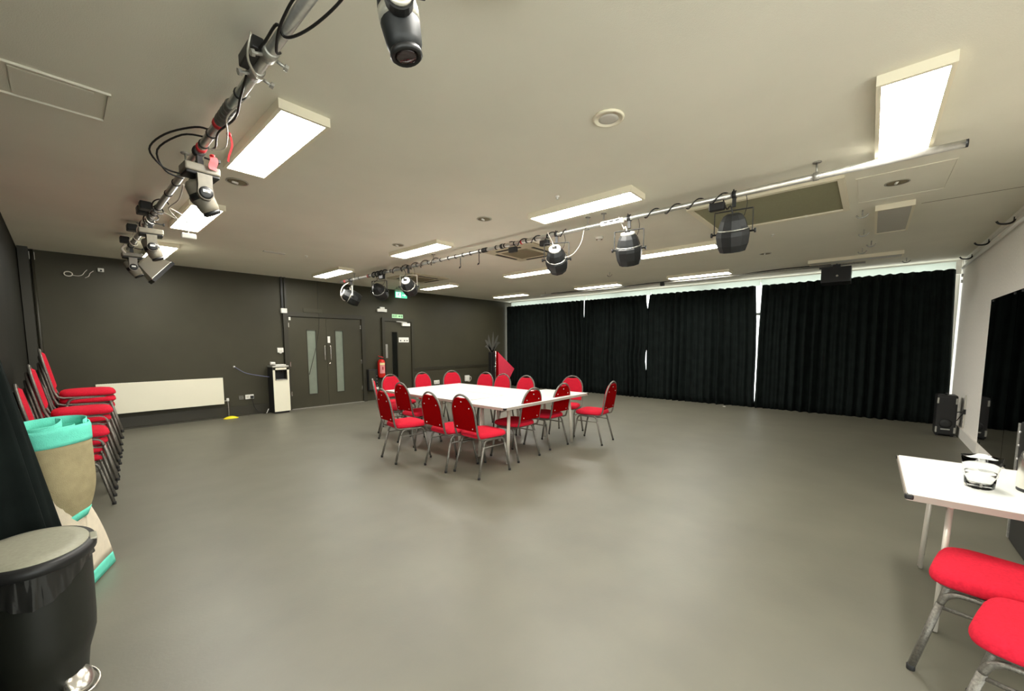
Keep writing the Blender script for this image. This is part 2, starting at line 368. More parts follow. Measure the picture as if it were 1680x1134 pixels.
# big perforated grille
g = thing('ceiling_grille', 'large square perforated ceiling grille in a pale frame beside the bar', 'grille', (5.09, .90, CZ))
mb = MB()
for s in (-1, 1): mb.box((0, s*.625, -.012), (1.14, .05, .024)); mb.box((s*.545, 0, -.012), (.05, 1.2, .024))
build(mb, 'grille_frame', M_lum, g); bx('perforated_sheet', (0, 0, -.004), (1.04, 1.2, .008), M_grille, g)
def cassette(cx, cy, label, sz=.95):
    t = thing('air_conditioning_cassette', label, 'air conditioner', (cx, cy, CZ), 0, 'ceiling air conditioning cassettes'); h = sz/2
    mb = MB().lathe([(h*1.414, 0), (h*1.414, -.018), (h*1.30, -.03), (h*.78, -.034)], 4, smooth=False, off=math.pi/4); build(mb, 'fascia', M_vent, t)
    build(MB().lathe([(h*.76, -.033), (h*.70, -.042)], 4, smooth=False, off=math.pi/4), 'intake_grille', M_ventd, t)
    for k in range(4):
        R = Matrix.Rotation(k*math.pi/2, 4, 'Z'); build(MB().box((0, h*.76, -.034), (h*1.0, h*.09, .008)).xf(R), 'air_slot', M_dark, t)
cassette(4.88, 4.10, 'square air conditioning cassette beside the cable-wrapped bar'); cassette(5.25, 7.40, 'square air conditioning cassette near the green exit sign')
# hatch
h = thing('access_hatch', 'flush painted access hatch in the ceiling by the lighting bar', 'hatch', (.07, 3.52, CZ))
mb = MB()
for s in (-1, 1): mb.box((0, s*.20, -.006), (.44, .012, .012)); mb.box((s*.215, 0, -.006), (.012, .40, .012))
build(mb, 'hatch_frame', M_ceil, h); bx('hatch_panel', (0, 0.01, -.003), (.31, .33, .006), M_ceil, h)
h = thing('access_hatch', 'flush hatch in the ceiling around a recessed lamp by the bar end', 'hatch', (5.1, -.12, CZ))
mb = MB()
for s in (-1, 1): mb.box((0, s*.30, -.003), (.80, .006, .006)); mb.box((s*.40, 0, -.003), (.006, .60, .006))
build(mb, 'hatch_frame', M_ceil, h); bx('hatch_panel', (0, 0, -.001), (.78, .58, .002), M_ceil, h)
# round fittings
def downlight(cx, cy, label, r=.075):
    t = thing('recessed_downlight', label, 'downlight', (cx, cy, CZ), 0, 'unlit recessed downlights')
    build(MB().lathe([(r*1.12, 0), (r*1.15, -.006), (r, -.008), (r*.98, -.002)], 20), 'bezel', M_lgrey, t)
    build(MB().lathe([(r*.98, -.004), (r*.8, -.0055), (r*.2, -.006)], 20), 'reflector', M_ventd, t)
    build(MB().tube([(-r*.5, 0, -.009), (r*.1, .01, -.010)], .011, 6), 'bulb', M_plw, t)
downlight(5.04, -.09, 'dark round recessed downlight inside the hatch by the bar end'); downlight(3.32, 3.38, 'dark round recessed downlight before the long lit panel and spotlight bar')
downlight(3.34, 5.17, 'dark round recessed downlight beside the middle lit panel'); downlight(1.13, 4.23, 'dark round recessed downlight beside the grey moving head')
downlight(7.56, 1.34, 'round recessed downlight near the curtains')
t = thing('ceiling_speaker', 'white round ceiling speaker alone in the middle of the ceiling', 'speaker', (2.40, 1.32, CZ))
build(MB().lathe([(.098, 0), (.098, -.010), (.085, -.014), (.083, -.010)], 28), 'speaker_rim', M_lum, t); build(MB().lathe([(.083, -.008), (.04, -.012), (.001, -.013)], 28), 'speaker_mesh', M_off, t)
tag(bx('ceiling_vent', (2.31, 7.0, CZ-.006), (.30, .08, .012), M_off), 'small flat slot vent in the ceiling before the radiator wall', 'vent')
t = thing('smoke_detector', 'small white smoke detector on the ceiling between spotlights', 'detector', (4.9, 2.8, CZ))
build(MB().lathe([(.055, 0), (.055, -.015), (.04, -.035), (.015, -.045)], 14), 'detector_body', M_plw, t); build(MB().lathe([(.042, -.032), (.042, -.038)], 14), 'detector_slot', M_ventd, t)
for (x, y, l) in ((3.3, 2.35, 'tiny white sprinkler head near long lit panel'), (5.62, .62, 'tiny white sprinkler head at the edge of the grille'), (6.32, 1.05, 'tiny white sprinkler head beyond the grille'), (2.75, 6.9, 'tiny white sprinkler head near the double doors')):
    tag(build(MB().lathe([(.022, 0), (.02, -.008), (.008, -.01), (.007, -.025), (.014, -.027)], 10, aim((x, y, CZ), (0, 0, 1))), 'sprinkler_head', M_plw), l, 'sprinkler')
hl = ['little grey ceiling hook nearest the unlit square panel', 'little grey ceiling hook in line with unlit square panel, middle one', 'little grey ceiling hook on a longer rod', 'little grey ceiling hook next to the narrow unlit panel', 'little grey ceiling hook close to the window head and white wall', 'little grey ceiling hook above the narrow curtain']
for (x, y), l in zip(((5.83, .15), (6.83, .15), (7.63, .08), (8.12, .18), (9.53, -.36), (7.44, 4.0)), hl):
    t = thing('ceiling_hook', l, 'hook', (x, y, CZ), 0, 'bare fixing hooks in the ceiling')
    build(MB().tube([(0, 0, 0), (0, 0, -.06)], .006, 6), 'rod', M_zinc, t)
    build(MB().tube(smooth_path([(0, .05, -.05), (0, .03, -.075), (0, 0, -.08), (0, -.03, -.07), (0, -.05, -.045)], 3), .008, 6), 'hook_arm', M_zinc, t)
# white curtain rail with black J hooks on the right wall
t = thing('wall_rail', 'white rail running along the top of the white wall', 'rail', (8, YR, 2.68))
build(MB().tube([(-3.4, .035, 0), (2.1, .035, 0)], .02, 8), 'rail_pipe', M_wtrim, t)
build(MB().box((-.6, .008, .11), (5.4, .016, .03)), 'mounting_batten', M_wtrim, t)
for x, l in ((6.98, 'black curved hook farthest along the rail from the curtain'), (8.25, 'black curved hook in the middle of the white rail'), (9.45, 'black curved hook on the white rail beside the window corner')):
    tag(build(MB().tube(smooth_path([(x, YR+.015, 2.80), (x, YR+.02, 2.755), (x, YR+.06, 2.735), (x, YR+.12, 2.745), (x, YR+.145, 2.775)], 4), .010, 8), 'rail_hook', M_dark), l, 'hook', 'black hooks along the white rail')
for k, (z, y) in enumerate(((2.58, YR+.02), (2.48, YR+.02))):
    tag(bx('hinge_bracket', (XC-.02, YR+.012, z), (.05, .024, .05), M_zinc), ['small metal bracket close under the white rail in the window corner', 'lower small metal bracket in the window corner, under the other one'][k], 'bracket', 'brackets in the window corner')
# ------------------------------------------------------------------ chairs
def make_chair(label):
    t = thing('banquet_chair', label, 'chair')
    def plan(a):
        c, s = math.cos(a), math.sin(a); e = .42
        x = math.copysign(abs(c)**e, c)*.205; y = math.copysign(abs(s)**e, s)*.208
        return x*(1+.06*(y/.2)), y+.012
    rings = [(.418, .93), (.424, .985), (.436, 1.0), (.452, .985), (.466, .94), (.476, .84), (.483, .62), (.486, .3)]
    N = 32; vs = []; fs = []
    for z, k in rings:
        for i in range(N):
            x, y = plan(2*math.pi*i/N); vs.append((x*k, .012+(y-.012)*k, z))
    for r in range(len(rings)-1):
        for i in range(N): fs.append((r*N+i, r*N+(i+1) % N, (r+1)*N+(i+1) % N, (r+1)*N+i))
    fs += [tuple(reversed(range(N))), tuple(range((len(rings)-1)*N, len(rings)*N))]
    build(MB().add(vs, fs, True), 'seat', M_red, t)
    vs = []; 
    for z, k in ((.408, .90), (.418, .93)):
        for i in range(N):
            x, y = plan(2*math.pi*i/N); vs.append((x*k, .012+(y-.012)*k, z))
    build(MB().add(vs, [(i, (i+1) % N, N+(i+1) % N, N+i) for i in range(N)]+[tuple(reversed(range(N))), tuple(range(N, 2*N))]), 'seat_pan', M_steel, t)
    # leaning plane of the backrest
    O = Vector((0, -.222, .455)); D = Vector((0, -.17, .985)).normalized(); NB = Vector((0, .985, .17)).normalized()
    P = lambda x, s, q=0: O+D*s+Vector((x, 0, 0))+NB*q
    hw, s0, s1, st = .186, .05, .235, .450
    arch = lambda w_, top: [(w_*math.cos(a), s1+(top-s1)*math.sin(a)) for a in [math.pi*k/16 for k in range(17)]]
    path = [(.186, .07, .408), (.186, -.06, .408), (.186, -.165, .410), (.186, -.205, .424)]
    right = [Vector(p) for p in path]+[P(.186, .03), P(.186, .10), P(.186, .18)]
    mid = [P(x, s) for x, s in arch(hw, st)]
    left = [Vector((-p.x, p.y, p.z)) for p in reversed(right)]
    build(MB().tube(right+mid+left, .0115, 8), 'back_frame', M_steel, t)
    def outline(ins):
        pts = [(hw-ins-.001, s0+ins*.6)]
        for x, s in arch(hw-ins-.001, st-ins):
            if abs(x) < .075: s = s-.030*math.cos(x/.075*math.pi/2)**.7
            pts.append((x, s))
        pts.append((-(hw-ins-.001), s0+ins*.6)); return pts
    a, b = outline(.008), outline(.022); n = len(a)
    mb = MB(); vs = [P(x, s, -.001) for x, s in a]+[P(x, s, .012) for x, s in a]+[P(x, s, .026) for x, s in b]
    fs = [(i, (i+1) % n, n+(i+1) % n, n+i) for i in range(n)]+[(n+i, n+(i+1) % n, 2*n+(i+1) % n, 2*n+i) for i in range(n)]+[tuple(range(2*n, 3*n)), tuple(reversed(range(n)))]
    build(mb.add(vs, fs), 'backrest', M_red, t)
    vs = [P(x, s, -.001) for x, s in a]+[P(x, s, -.012) for x, s in a]
    bp = build(MB().add(vs, [(i, (i+1) % n, n+(i+1) % n, n+i) for i in range(n)]+[tuple(range(n, 2*n)), tuple(reversed(range(n)))]), 'back_panel', M_dred, t)
    mb = MB()
    for x, s in ((0, .375), (-.115, .31), (.115, .31), (-.13, .085), (.13, .085)): mb.lathe([(.008, 0), (.007, .003), (.003, .005)], 8, aim(P(x, s, -.0115), -NB))
    so = build(mb, 'studs', M_stud, bp); so['kind'] = 'stuff'
    # legs
    for sx in (-1, 1):
        xf, xr = .207*sx, .186*sx
        for yf, yt in ((.235, .168), (-.232, -.145)):
            l = build(MB().tube([(xf, yf, .012), (xr+.002*sx, yt, .335)], .0135, 8), 'leg', M_steel, t)
            build(MB().lathe([(.015, 0), (.015, .022), (.013, .025)], 8, Matrix.Translation((xf, yf, 0))), 'foot_cap', M_rub, l)
        build(MB().tube(smooth_path([(xr+.002*sx, .168, .335), (xr, .152, .374), (xr, .115, .396), (xr, .05, .398), (xr, -.03, .398), (xr, -.095, .396), (xr, -.130, .374), (xr+.002*sx, -.145, .335)], 3), .0125, 8), 'side_rail', M_steel, t)
        build(MB().tube([(xr+.003*sx, .17, .322), (xr+.003*sx, -.148, .322)], .008, 6), 'stretcher', M_steel, t)
    return t
D2R = math.radians
G = 'red banquet chairs around the joined white tables'
chair0 = make_chair('red banquet chair at the table corner, its seat and studded back nearest the open floor')
TABLE_CHAIRS = [  # x, y, heading of the front (deg clockwise from +Y), label
 (3.10, 3.22, 92, None),
 (3.02, 3.665, 93, 'red banquet chair squeezed side by side with the corner chair at the table end'),
 (2.84, 4.34, 98, 'red banquet chair pulled well away from the long side of the tables'),
 (3.42, 4.87, 91, 'red banquet chair pushed deep under the table behind the pulled-out chair'),
 (3.44, 5.58, 119, 'red banquet chair turned edge-on beside the far table corner by the fire extinguisher'),
 (3.86, 6.03, 178, 'red banquet chair facing the table end in front of the fire extinguisher'),
 (4.54, 6.05, 180, 'red banquet chair facing the table end in front of the single door'),
 (5.10, 5.96, 196, 'red banquet chair at the far table corner below the dado rail and white socket'),
 (5.04, 5.37, 262, 'red banquet chair beside the black uprights of the red folded board'),
 (4.96, 4.87, 266, 'red banquet chair directly in front of the red folded board'),
 (4.91, 4.30, 268, 'red banquet chair at the table side by the curtains, next to the crosswise table'),
 (5.38, 3.62, 255, 'red banquet chair facing out over the free table end, backed by the narrow curtain'),
 (3.81, 3.34, 0, 'red banquet chair tucked under the crosswise table beside its leg, back to the open floor'),
 (4.53, 3.39, 1, 'red banquet chair tucked under the crosswise table, in the middle of its long side'),
 (5.18, 3.01, -6, 'red banquet chair standing free off the end of the crosswise table')]
for i, (x, y, hd, lb) in enumerate(TABLE_CHAIRS):
    if i == 0: chair0.location = (x, y, 0); chair0.rotation_euler = (0, 0, -D2R(hd)); chair0['group'] = G
    else: dup(chair0, (x, y, 0), -D2R(hd), lb, G)
for (cx, cy, n, nm) in ((.02, 5.24, 4, 'short stack behind the canvas bundle'), (.06, 5.73, 6, 'middle stack'), (.11, 6.22, 8, 'tall stack near the radiator')):
    for k in range(n):
        pos = 'topmost' if k == n-1 else 'bottom' if k == 0 else ['', 'second', 'third', 'fourth', 'fifth', 'sixth', 'seventh'][k]+' from the floor'
        dup(chair0, (cx-.02+.010*k+random.uniform(-.006, .006), cy+random.uniform(-.006, .006), .07*k), -D2R(90+random.uniform(-1.2, 1.2)), 'red stacking chair, %s of the %s' % (pos, nm), 'red chairs stacked along the black wall')
dup(chair0, (2.565, -.485, 0), -D2R(12), 'red banquet chair drawn up to the white table with the glass', 'red chairs by the glass table')
dup(chair0, (2.12, -.555, 0), -D2R(16), 'red banquet chair next to the one at the glass table, farther from that table', 'red chairs by the glass table')

# ------------------------------------------------------------------ tables
def table(name, label, cx, cy, L, Wd, z, rz, group):
    t = thing(name, label, 'table', (cx, cy, 0), rz, group)
    bx('tabletop', (0, 0, z-.011), (L, Wd, .022), M_ttop, t, bev=.004)
    mb = MB(); e = .005
    for s in (-1, 1): mb.box((0, s*(Wd/2+e/2), z-.016), (L, e, .030)); mb.box((s*(L/2+e/2), 0, z-.016), (e, Wd, .030))
    build(mb, 'edge_trim', M_tedge, t)
    for sx in (-1, 1):
        for sy in (-1, 1): bx('corner_cap', (sx*(L/2-.008), sy*(Wd/2-.008), z-.014), (.035, .035, .027), M_dark, t, bev=.008)
    for sx in (-1, 1):
        x = sx*(L/2-(.24 if L > 1.2 else .12))
        for sy in (-1, 1):
            y = sy*(Wd/2-.16)
            build(MB().tube([(x+sx*.05, y+sy*.02, .012), (x, y, z-.07)], .0125, 8), 'leg', M_tleg, t)
            build(MB().tube([(x+sx*.05-.028*sx, y+sy*.02, .012), (x-.028*sx, y, z-.07)], .0095, 8), 'leg', M_tleg, t)
        build(MB().tube(smooth_path([(x, -(Wd/2-.16), z-.07), (x, -(Wd/2-.175), z-.042), (x, -(Wd/2-.21), z-.034), (x, (Wd/2-.21), z-.034), (x, (Wd/2-.175), z-.042), (x, (Wd/2-.16), z-.07)], 3), .0125, 8), 'leg_bow', M_tleg, t)
        build(MB().tube([(x-sx*.02, 0, z-.045), (x-sx*.30, 0, z-.032)], .008, 6), 'folding_stay', M_dark, t)
    for sy in (-1, 1): bx('under_rail', (0, sy*(Wd/2-.07), z-.034), (L-.5, .025, .024), M_dark, t)
    return t
TG = 'white folding tables pushed together'
table('folding_table', 'white folding table set crosswise at the end of the joined tables', 4.165, 3.41, 1.83, .76, .72, D2R(1.2), TG)
table('folding_table', 'white folding table lengthwise on the side facing the radiator wall', 3.685, 4.70, 1.79, .745, .72, math.pi/2, TG)
table('folding_table', 'white folding table lengthwise on the side facing the curtains', 4.445, 4.70, 1.79, .745, .72, math.pi/2, TG)
table('folding_table', 'white table carrying a glass of water and a steel flask', 3.19, -.625, .92, .90, .70, 0, None)
# glass of water
gx, gy = 3.09, -.455
t = thing('drinking_glass', 'wide clear glass of water with a wavy rim on the white table', 'glass', (gx, gy, .70))
n = 40; prof = [(.0, .000, 0), (.048, .000, 0), (.053, .006, 0), (.056, .05, 0), (.056, .058, 0), (.060, .066, 0), (.065, .12, .5), (.069, .160, 1), (.0665, .161, 1), (.0625, .12, .5), (.057, .068, 0), (.0532, .057, 0), (.0505, .018, 0), (.0, .016, 0)]
vs = []; fs = []
for r, z, k in prof:
    for i in range(n):
        a = 2*math.pi*i/n; w_ = math.cos(4*a+.6)
        vs.append((r*(1+.05*k*w_)*math.cos(a), r*(1+.05*k*w_)*math.sin(a), z+.0025*k*w_))
for r in range(len(prof)-1):
    for i in range(n): fs.append((r*n+i, r*n+(i+1) % n, (r+1)*n+(i+1) % n, (r+1)*n+i))
build(MB().add(vs, fs, True), 'glass_wall', M_glass, t)
build(MB().lathe([(.0490, .0185), (.0515, .05), (.0525, .057), (.0565, .080), (.0570, .084)], 32), 'water', M_water, t)
t = thing('vacuum_flask', 'brushed steel vacuum flask on the white table', 'flask', (3.17, -.665, .70))
build(MB().lathe([(.074, .012), (.078, .02), (.078, .15), (.070, .19), (.045, .225), (.036, .235)], 32), 'flask_body', M_chrome, t)
build(MB().lathe([(.074, 0), (.077, .004), (.077, .012)], 32), 'base_ring', M_dark, t)
lo = build(MB().lathe([(.038, .235), (.038, .265), (.030, .272)], 24), 'lid', M_dark, t)
build(MB().tube(smooth_path([(.0, -.05, .235), (0, -.10, .22), (0, -.115, .15), (0, -.105, .08), (0, -.076, .07)], 4), .010, 8), 'handle', M_dark, t)

# ------------------------------------------------------------------ by the left wall
t = thing('black_drape', 'gathered black drape flaring out at the floor beside the bin', 'drape', (XL, 3.0, 0))
def dr(u, v):
    z = .005+v*2.82; a = (u-.5)*math.pi
    ex = .02+.30*(1-min(1, z/2.05))**.92 if z < 2.05 else .02
    ry = .10+.05*(1-v); f = 1+.10*math.sin(u*26+v*2)+.05*math.sin(u*47)
    return (.008+max(0, ex*math.cos(a)*f*.97), ry*math.sin(a)*f, z)
build(MB().grid(dr, 44, 24), 'drape_cloth', M_curt, t, fix=False)
bx('heading_tape', (.02, 0, 2.81), (.03, .22, .05), M_curt, t)
# pedal bin
bc = (-.135, 2.53); t = thing('pedal_bin', 'large black oval pedal bin with grey lid and chrome pedal', 'bin', (bc[0], bc[1], 0))
body = [(.70, .0), (.74, .006), (.76, .05), (.80, .11), (.88, .16), (.95, .21), (.965, .26), (.985, .54), (.985, .565)]
build(MB().lathe([(r*.172, z) for r, z in body], 48, sx=1, sy=1.32), 'bin_body', M_binb, t)
build(MB().lathe([(.180, .565), (.187, .570), (.189, .592), (.184, .604), (.170, .608)], 48, sy=1.32), 'lid_rim', M_dark, t)
build(MB().lathe([(.168, .603), (.164, .612), (.12, .618), (.02, .620)], 48, sy=1.30), 'lid', M_lid, t)
build(MB().box((.176, -.03, .606), (.024, .085, .010), bev=.004), 'lid_catch', M_lgrey, t)
def liner(u, v):
    a = -2.7+u*3.6; dz = .03+.10*max(0, math.sin(a*1.3+3.6))**2; r = .172*(1.02+.02*math.sin(a*23)*v+.012*math.sin(a*41+3*v))
    return (r*math.cos(a), r*1.32*math.sin(a), .568-v*dz)
build(MB().grid(liner, 70, 6), 'bin_liner', M_bag, t, fix=False)
pd = build(MB().lathe([(.050, 0), (.055, .006), (.055, .020), (.046, .028), (.01, .030)], 24, aim((.085, -.125, .035), (.55, -.35, .75)), sx=1, sy=1.25), 'pedal', M_chrome, t)
build(MB().tube(smooth_path([(.06, -.20, .012), (.125, -.195, .012), (.155, -.13, .02), (.135, -.06, .03), (.09, -.03, .04)], 5), .005, 6), 'pedal_rim', M_chrome, t)
# canvas bundle
cx, cy = -.075, 3.30; t = thing('canvas_bundle', 'rolled grey canvas bundle with turquoise hems standing against the drape', 'canvas', (cx, cy, 0))
def zb(a): return .43+.05*max(0, math.cos(a+.25))**1.5
def rr(a, z):
    return .158*(1+.035*math.sin(2*a+.5)+.02*math.sin(5*a+z*4))*(1-.42*max(0, (.70-z)/.27)**1.8)
def outer(u, v):
    a = -math.pi*.95+u*2*math.pi*1.0; z = zb(a)+v*(.915-zb(a)); r = rr(a, z); return (r*math.cos(a), r*math.sin(a), z)
o = build(MB().grid(outer, 56, 14), 'canvas_wall', M_canvas, t, fix=False)
def hem(u, v):
    a = -math.pi*.95+u*2*math.pi; z = .905+v*.095+.012*math.sin(a+1.2); r = rr(a, .95)+.004-.02*max(0, v-.8)*5*.3; return (r*math.cos(a), r*math.sin(a), z)
build(MB().grid(hem, 56, 5), 'top_hem', M_turq, t, fix=False)
def spiral(u, v):
    a = -.4+u*2*math.pi*2.2; r = .150*(1-u*.70)*(1+.05*math.sin(3*a)); z = .86+v*(.145+.022*math.sin(u*2*math.pi*1.1+.6)); return (r*math.cos(a), r*math.sin(a), z+.01*math.sin(a+1.2))
build(MB().grid(spiral, 110, 3), 'inner_roll', M_turq, t, fix=False)
build(MB().box((.085, -.065, .965), (.055, .012, .055), rz=.7), 'strap', M_dark, t)
def lowhem(u, v):
    a = -2.2+u*2.9; z = zb(a)-.005+v*.05; r = rr(a, z)+.003; return (r*math.cos(a), r*math.sin(a), z)
build(MB().grid(lowhem, 30, 2), 'bottom_hem', M_turq, t, fix=False)
def core(u, v):
    a = u*2*math.pi; r = .10+.045*v+.012*math.sin(3*a); return (r*math.cos(a)-.02, r*math.sin(a), .004+v*.70)
build(MB().grid(core, 30, 6), 'canvas_core', M_canvasw, t, fix=False)
T0, T1, B0, B1 = Vector((.015, -.11, .56)), Vector((.09, .06, .60)), Vector((.072, .0, .006)), Vector((.225, .37, .006))
def flap(u, v, a0=0, a1=.84):
    w_ = a0+v*(a1-a0); top = T0.lerp(T1, u); bot = B0.lerp(B1, u); p = top.lerp(bot, w_); p.x += .05*math.sin(w_*math.pi)*.4; p.z += .012*math.sin(u*7+w_*4)*(1-w_); p.y += .01*math.sin(w_*6); return tuple(p)
f1 = build(MB().grid(lambda u, v: flap(u, v, 0, .84), 16, 10), 'trailing_flap', M_canvasw, t, fix=False)
build(MB().grid(lambda u, v: flap(u, v, .84, 1.0), 16, 3), 'flap_hem', M_turq, t, fix=False)
for ob in t.children:
    if ob.name.split('.')[0] in ('canvas_wall', 'top_hem', 'inner_roll', 'bottom_hem', 'canvas_core', 'trailing_flap', 'flap_hem'):
        sm = ob.modifiers.new('thickness', 'SOLIDIFY'); sm.thickness = .004; sm.offset = 0
# ------------------------------------------------------------------ back wall fittings
t = thing('radiator', 'long cream flat-panel radiator on the black wall', 'radiator', (1.20, YB-.012, 0))
bx('front_panel', (0, -.095, .535), (1.72, .012, .515), M_cream, t, bev=.004)
bx('rear_panel', (0, -.035, .535), (1.70, .012, .49), M_cream, t)
mb = MB(); 
for s in (-1, 1): mb.box((s*.853, -.065, .535), (.012, .06, .50))
build(mb, 'end_cap', M_cream, t)
mb = MB()
for i in range(60): mb.box((-.83+i*.0281, -.065, .788), (.006, .05, .006))
o = build(mb, 'top_grille', M_cream, t); o['kind'] = 'stuff'
for s in (-1, 1): bx('wall_bracket', (s*.6, -.015, .5), (.04, .03, .4), M_cream, t)
v = build(MB().tube(smooth_path([(.845, -.06, .33), (.905, -.06, .33), (.925, -.06, .31), (.93, -.06, .12), (.93, -.045, .022)], 4), .009, 8), 'supply_pipe', M_zinc, t)
build(MB().lathe([(.018, 0), (.022, .01), (.022, .05), (.015, .06)], 12, aim((.925, -.06, .32), (0, 0, 1))), 'valve_knob', M_plw, t)
tag(build(MB().lathe([(.13, 0), (.12, .012), (.07, .035), (.03, .045)], 14, Matrix.Translation((2.12, 9.22, 0)), sy=.6), 'yellow_cover', M_yel), 'small yellow plastic cover lying on the floor near the radiator valve', 'cover')
# water cooler
t = thing('water_cooler', 'upright water cooler with cream front and black sides beside double doors', 'water cooler', (3.015, 9.27, 0))
mb = MB(); Wc, Dc = .31, .30
for s in (-1, 1): mb.box((s*(Wc/2-.008), .0, .51), (.016, Dc, .94))
mb.box((0, Dc/2-.008, .51), (Wc-.03, .016, .94)); mb.box((0, 0, .05), (Wc-.03, Dc, .02))
build(mb, 'cabinet', M_dark, t)
bx('front_panel', (0, -Dc/2-.006, .37), (Wc-.005, .016, .66), M_cream, t, bev=.004)
mb = MB()
for s in (-1, 1): mb.box((s*.128, -Dc/2-.006, .825), (.05, .016, .25))
mb.box((0, -Dc/2-.006, .928), (Wc-.005, .016, .045)); build(mb, 'upper_fascia', M_cream, t)
bx('dispensing_bay', (0, -.02, .80), (.22, .012, .25), M_dark, t)
mb = MB()
for s in (-1, 1): mb.box((s*.108, -Dc/2+.03, .80), (.010, .10, .22))
mb.box((0, -Dc/2+.03, .905), (.22, .10, .012)); build(mb, 'bay_surround', M_trimblk, t)
bx('drip_tray', (0, -Dc/2+.03, .705), (.20, .11, .014), M_zinc, t)
for s in (-1, 1): build(MB().lathe([(.010, 0), (.014, .02), (.014, .05)], 10, Matrix.Translation((s*.045, -.09, .85))), 'tap', M_trimblk, t)
bx('top_cover', (0, 0, .975), (Wc+.01, Dc+.01, .035), M_zinc, t, bev=.012)
bx('plinth', (0, .01, .022), (Wc-.03, Dc-.03, .044), M_dark, t)
c = tag(build(MB().box((3.03, 9.22, 1.005), (.20, .17, .022), bev=.01), 'paper_tray', M_plw), 'white tray lying on top of the water cooler', 'tray')
c = tag(build(MB().lathe([(.024, 0), (.034, .085), (.032, .086), (.022, .004)], 14, basis((0, 0, 1), (0, 1, 0), (2.94, 9.20, 1.044)) @ Matrix.Scale(1, 4)), 'paper_cup', M_plw), 'white paper cup lying on the tray on the water cooler', 'cup')
tag(build(MB().tube(smooth_path([(2.28, YB-.004, .985), (2.30, YB-.05, .97), (2.45, YB-.09, .86), (2.66, YB-.12, .80), (2.852, 9.30, .76)], 5), .008, 8), 'water_hose', mat('blue_grey_hose', srgb(96, 100, 128), .4)), 'blue-grey hose running from the wall to the water cooler', 'hose')
tag(build(MB().lathe([(.018, 0), (.018, .02), (.010, .035)], 10, aim((2.28, YB-.001, .99), (0, -1, 0))), 'hose_connector', M_plw), 'small white connector where the hose leaves the wall', 'connector')
tag(build(MB().tube(smooth_path([(2.55, YB-.06, .34), (2.555, YB-.07, .24), (2.60, YB-.10, .10), (2.70, YB-.14, .022), (2.78, YB-.10, .012), (2.87, YB-.06, .012)], 5), .007, 6), 'power_lead', M_cable), 'black power lead from the socket to the water cooler', 'cable')
tag(build(MB().tube([(2.75, 9.25, .015), (2.80, 9.28, .10)], .008, 6), 'white_lead_end', M_plw), 'short white lead end on the floor by the cooler', 'cable')
# sockets and small wall boxes
def plate(name, label, cat, x, z, w_, h_, m, d=.02, parts=()):
    t = thing(name, label, cat, (x, YB, z)); bx('cover_plate', (0, -d/2, 0), (w_, d, h_), m, t, bev=.005)
    for (nm, dx, dz, a, b, e, mm) in parts: bx(nm, (dx, -d-e/2, dz), (a, e, b), mm, t)
    return t
plate('wall_socket', 'white double socket with black plug between radiator and water cooler', 'socket', 2.515, .365, .15, .09, M_plw, .02, (('plug', .035, -.005, .05, .05, .04, M_dark), ('socket_face', -.035, 0, .04, .05, .003, M_off)))
plate('blank_plate', 'grey blank plate next to the double socket by the radiator', 'plate', 2.37, .36, .085, .085, mat('grey_plate', srgb(100, 98, 88), .5), .012, (('screw', -.03, 0, .008, .008, .002, M_zinc), ('screw', .03, 0, .008, .008, .002, M_zinc)))
plate('wall_socket', 'white double socket low on the wall right of the single door', 'socket', 7.27, .32, .19, .11, M_plw, .036, (('socket_face', -.045, 0, .05, .06, .003, M_off), ('socket_face', .045, 0, .05, .06, .003, M_off)))
t = plate('junction_box', 'white junction box with looped cable low on the wall by the red board', 'box', 8.45, .36, .17, .18, M_plw, .06, (('box_lid', 0, 0, .13, .14, .004, M_plw),))
build(MB().tube(smooth_path([(.085, -.03, .03), (.16, -.03, .04), (.17, -.03, -.04), (.10, -.03, -.11), (.02, -.03, -.09)], 5), .010, 6), 'cable_loop', M_wcable, t)
t = plate('thermostat', 'white wall sensor above the water cooler', 'sensor', 3.135, 1.31, .115, .10, M_plw, .035, (('sensor_grille', 0, -.02, .07, .02, .003, M_off),))
build(MB().lathe([(.03, 0), (.02, -.03)], 10, Matrix.Translation((0, -.018, -.045))), 'sensor_nose', M_plw, t)
t = thing('cable_trunking', 'pair of black vertical cable trunks above the door edge ending in a white box', 'trunking', (3.235, YB, 2.15))
for dx in (-.02, .045): build(MB().box((dx, -.02, .38), (.035, .04, .66)), 'trunk', M_dark if dx < 0 else M_trimblk, t)
bx('terminal_box', (.0, -.035, .0), (.12, .06, .10), M_plw, t, bev=.006)
tag(build(MB().tube([(3.19, YB-.012, 2.09), (3.205, YB-.012, 1.0)], .008, 6), 'wall_cable', M_trimblk), 'black cable running down the wall beside the double door frame', 'cable')
t = thing('emergency_light', 'white emergency light box on the wall left of the running man sign', 'emergency light', (5.56, YB, 2.305))
bx('light_body', (0, -.03, -.01), (.26, .06, .075), M_plw, t, bev=.006); bx('lamp_head', (0, -.035, .05), (.13, .06, .05), M_plw, t, bev=.006)
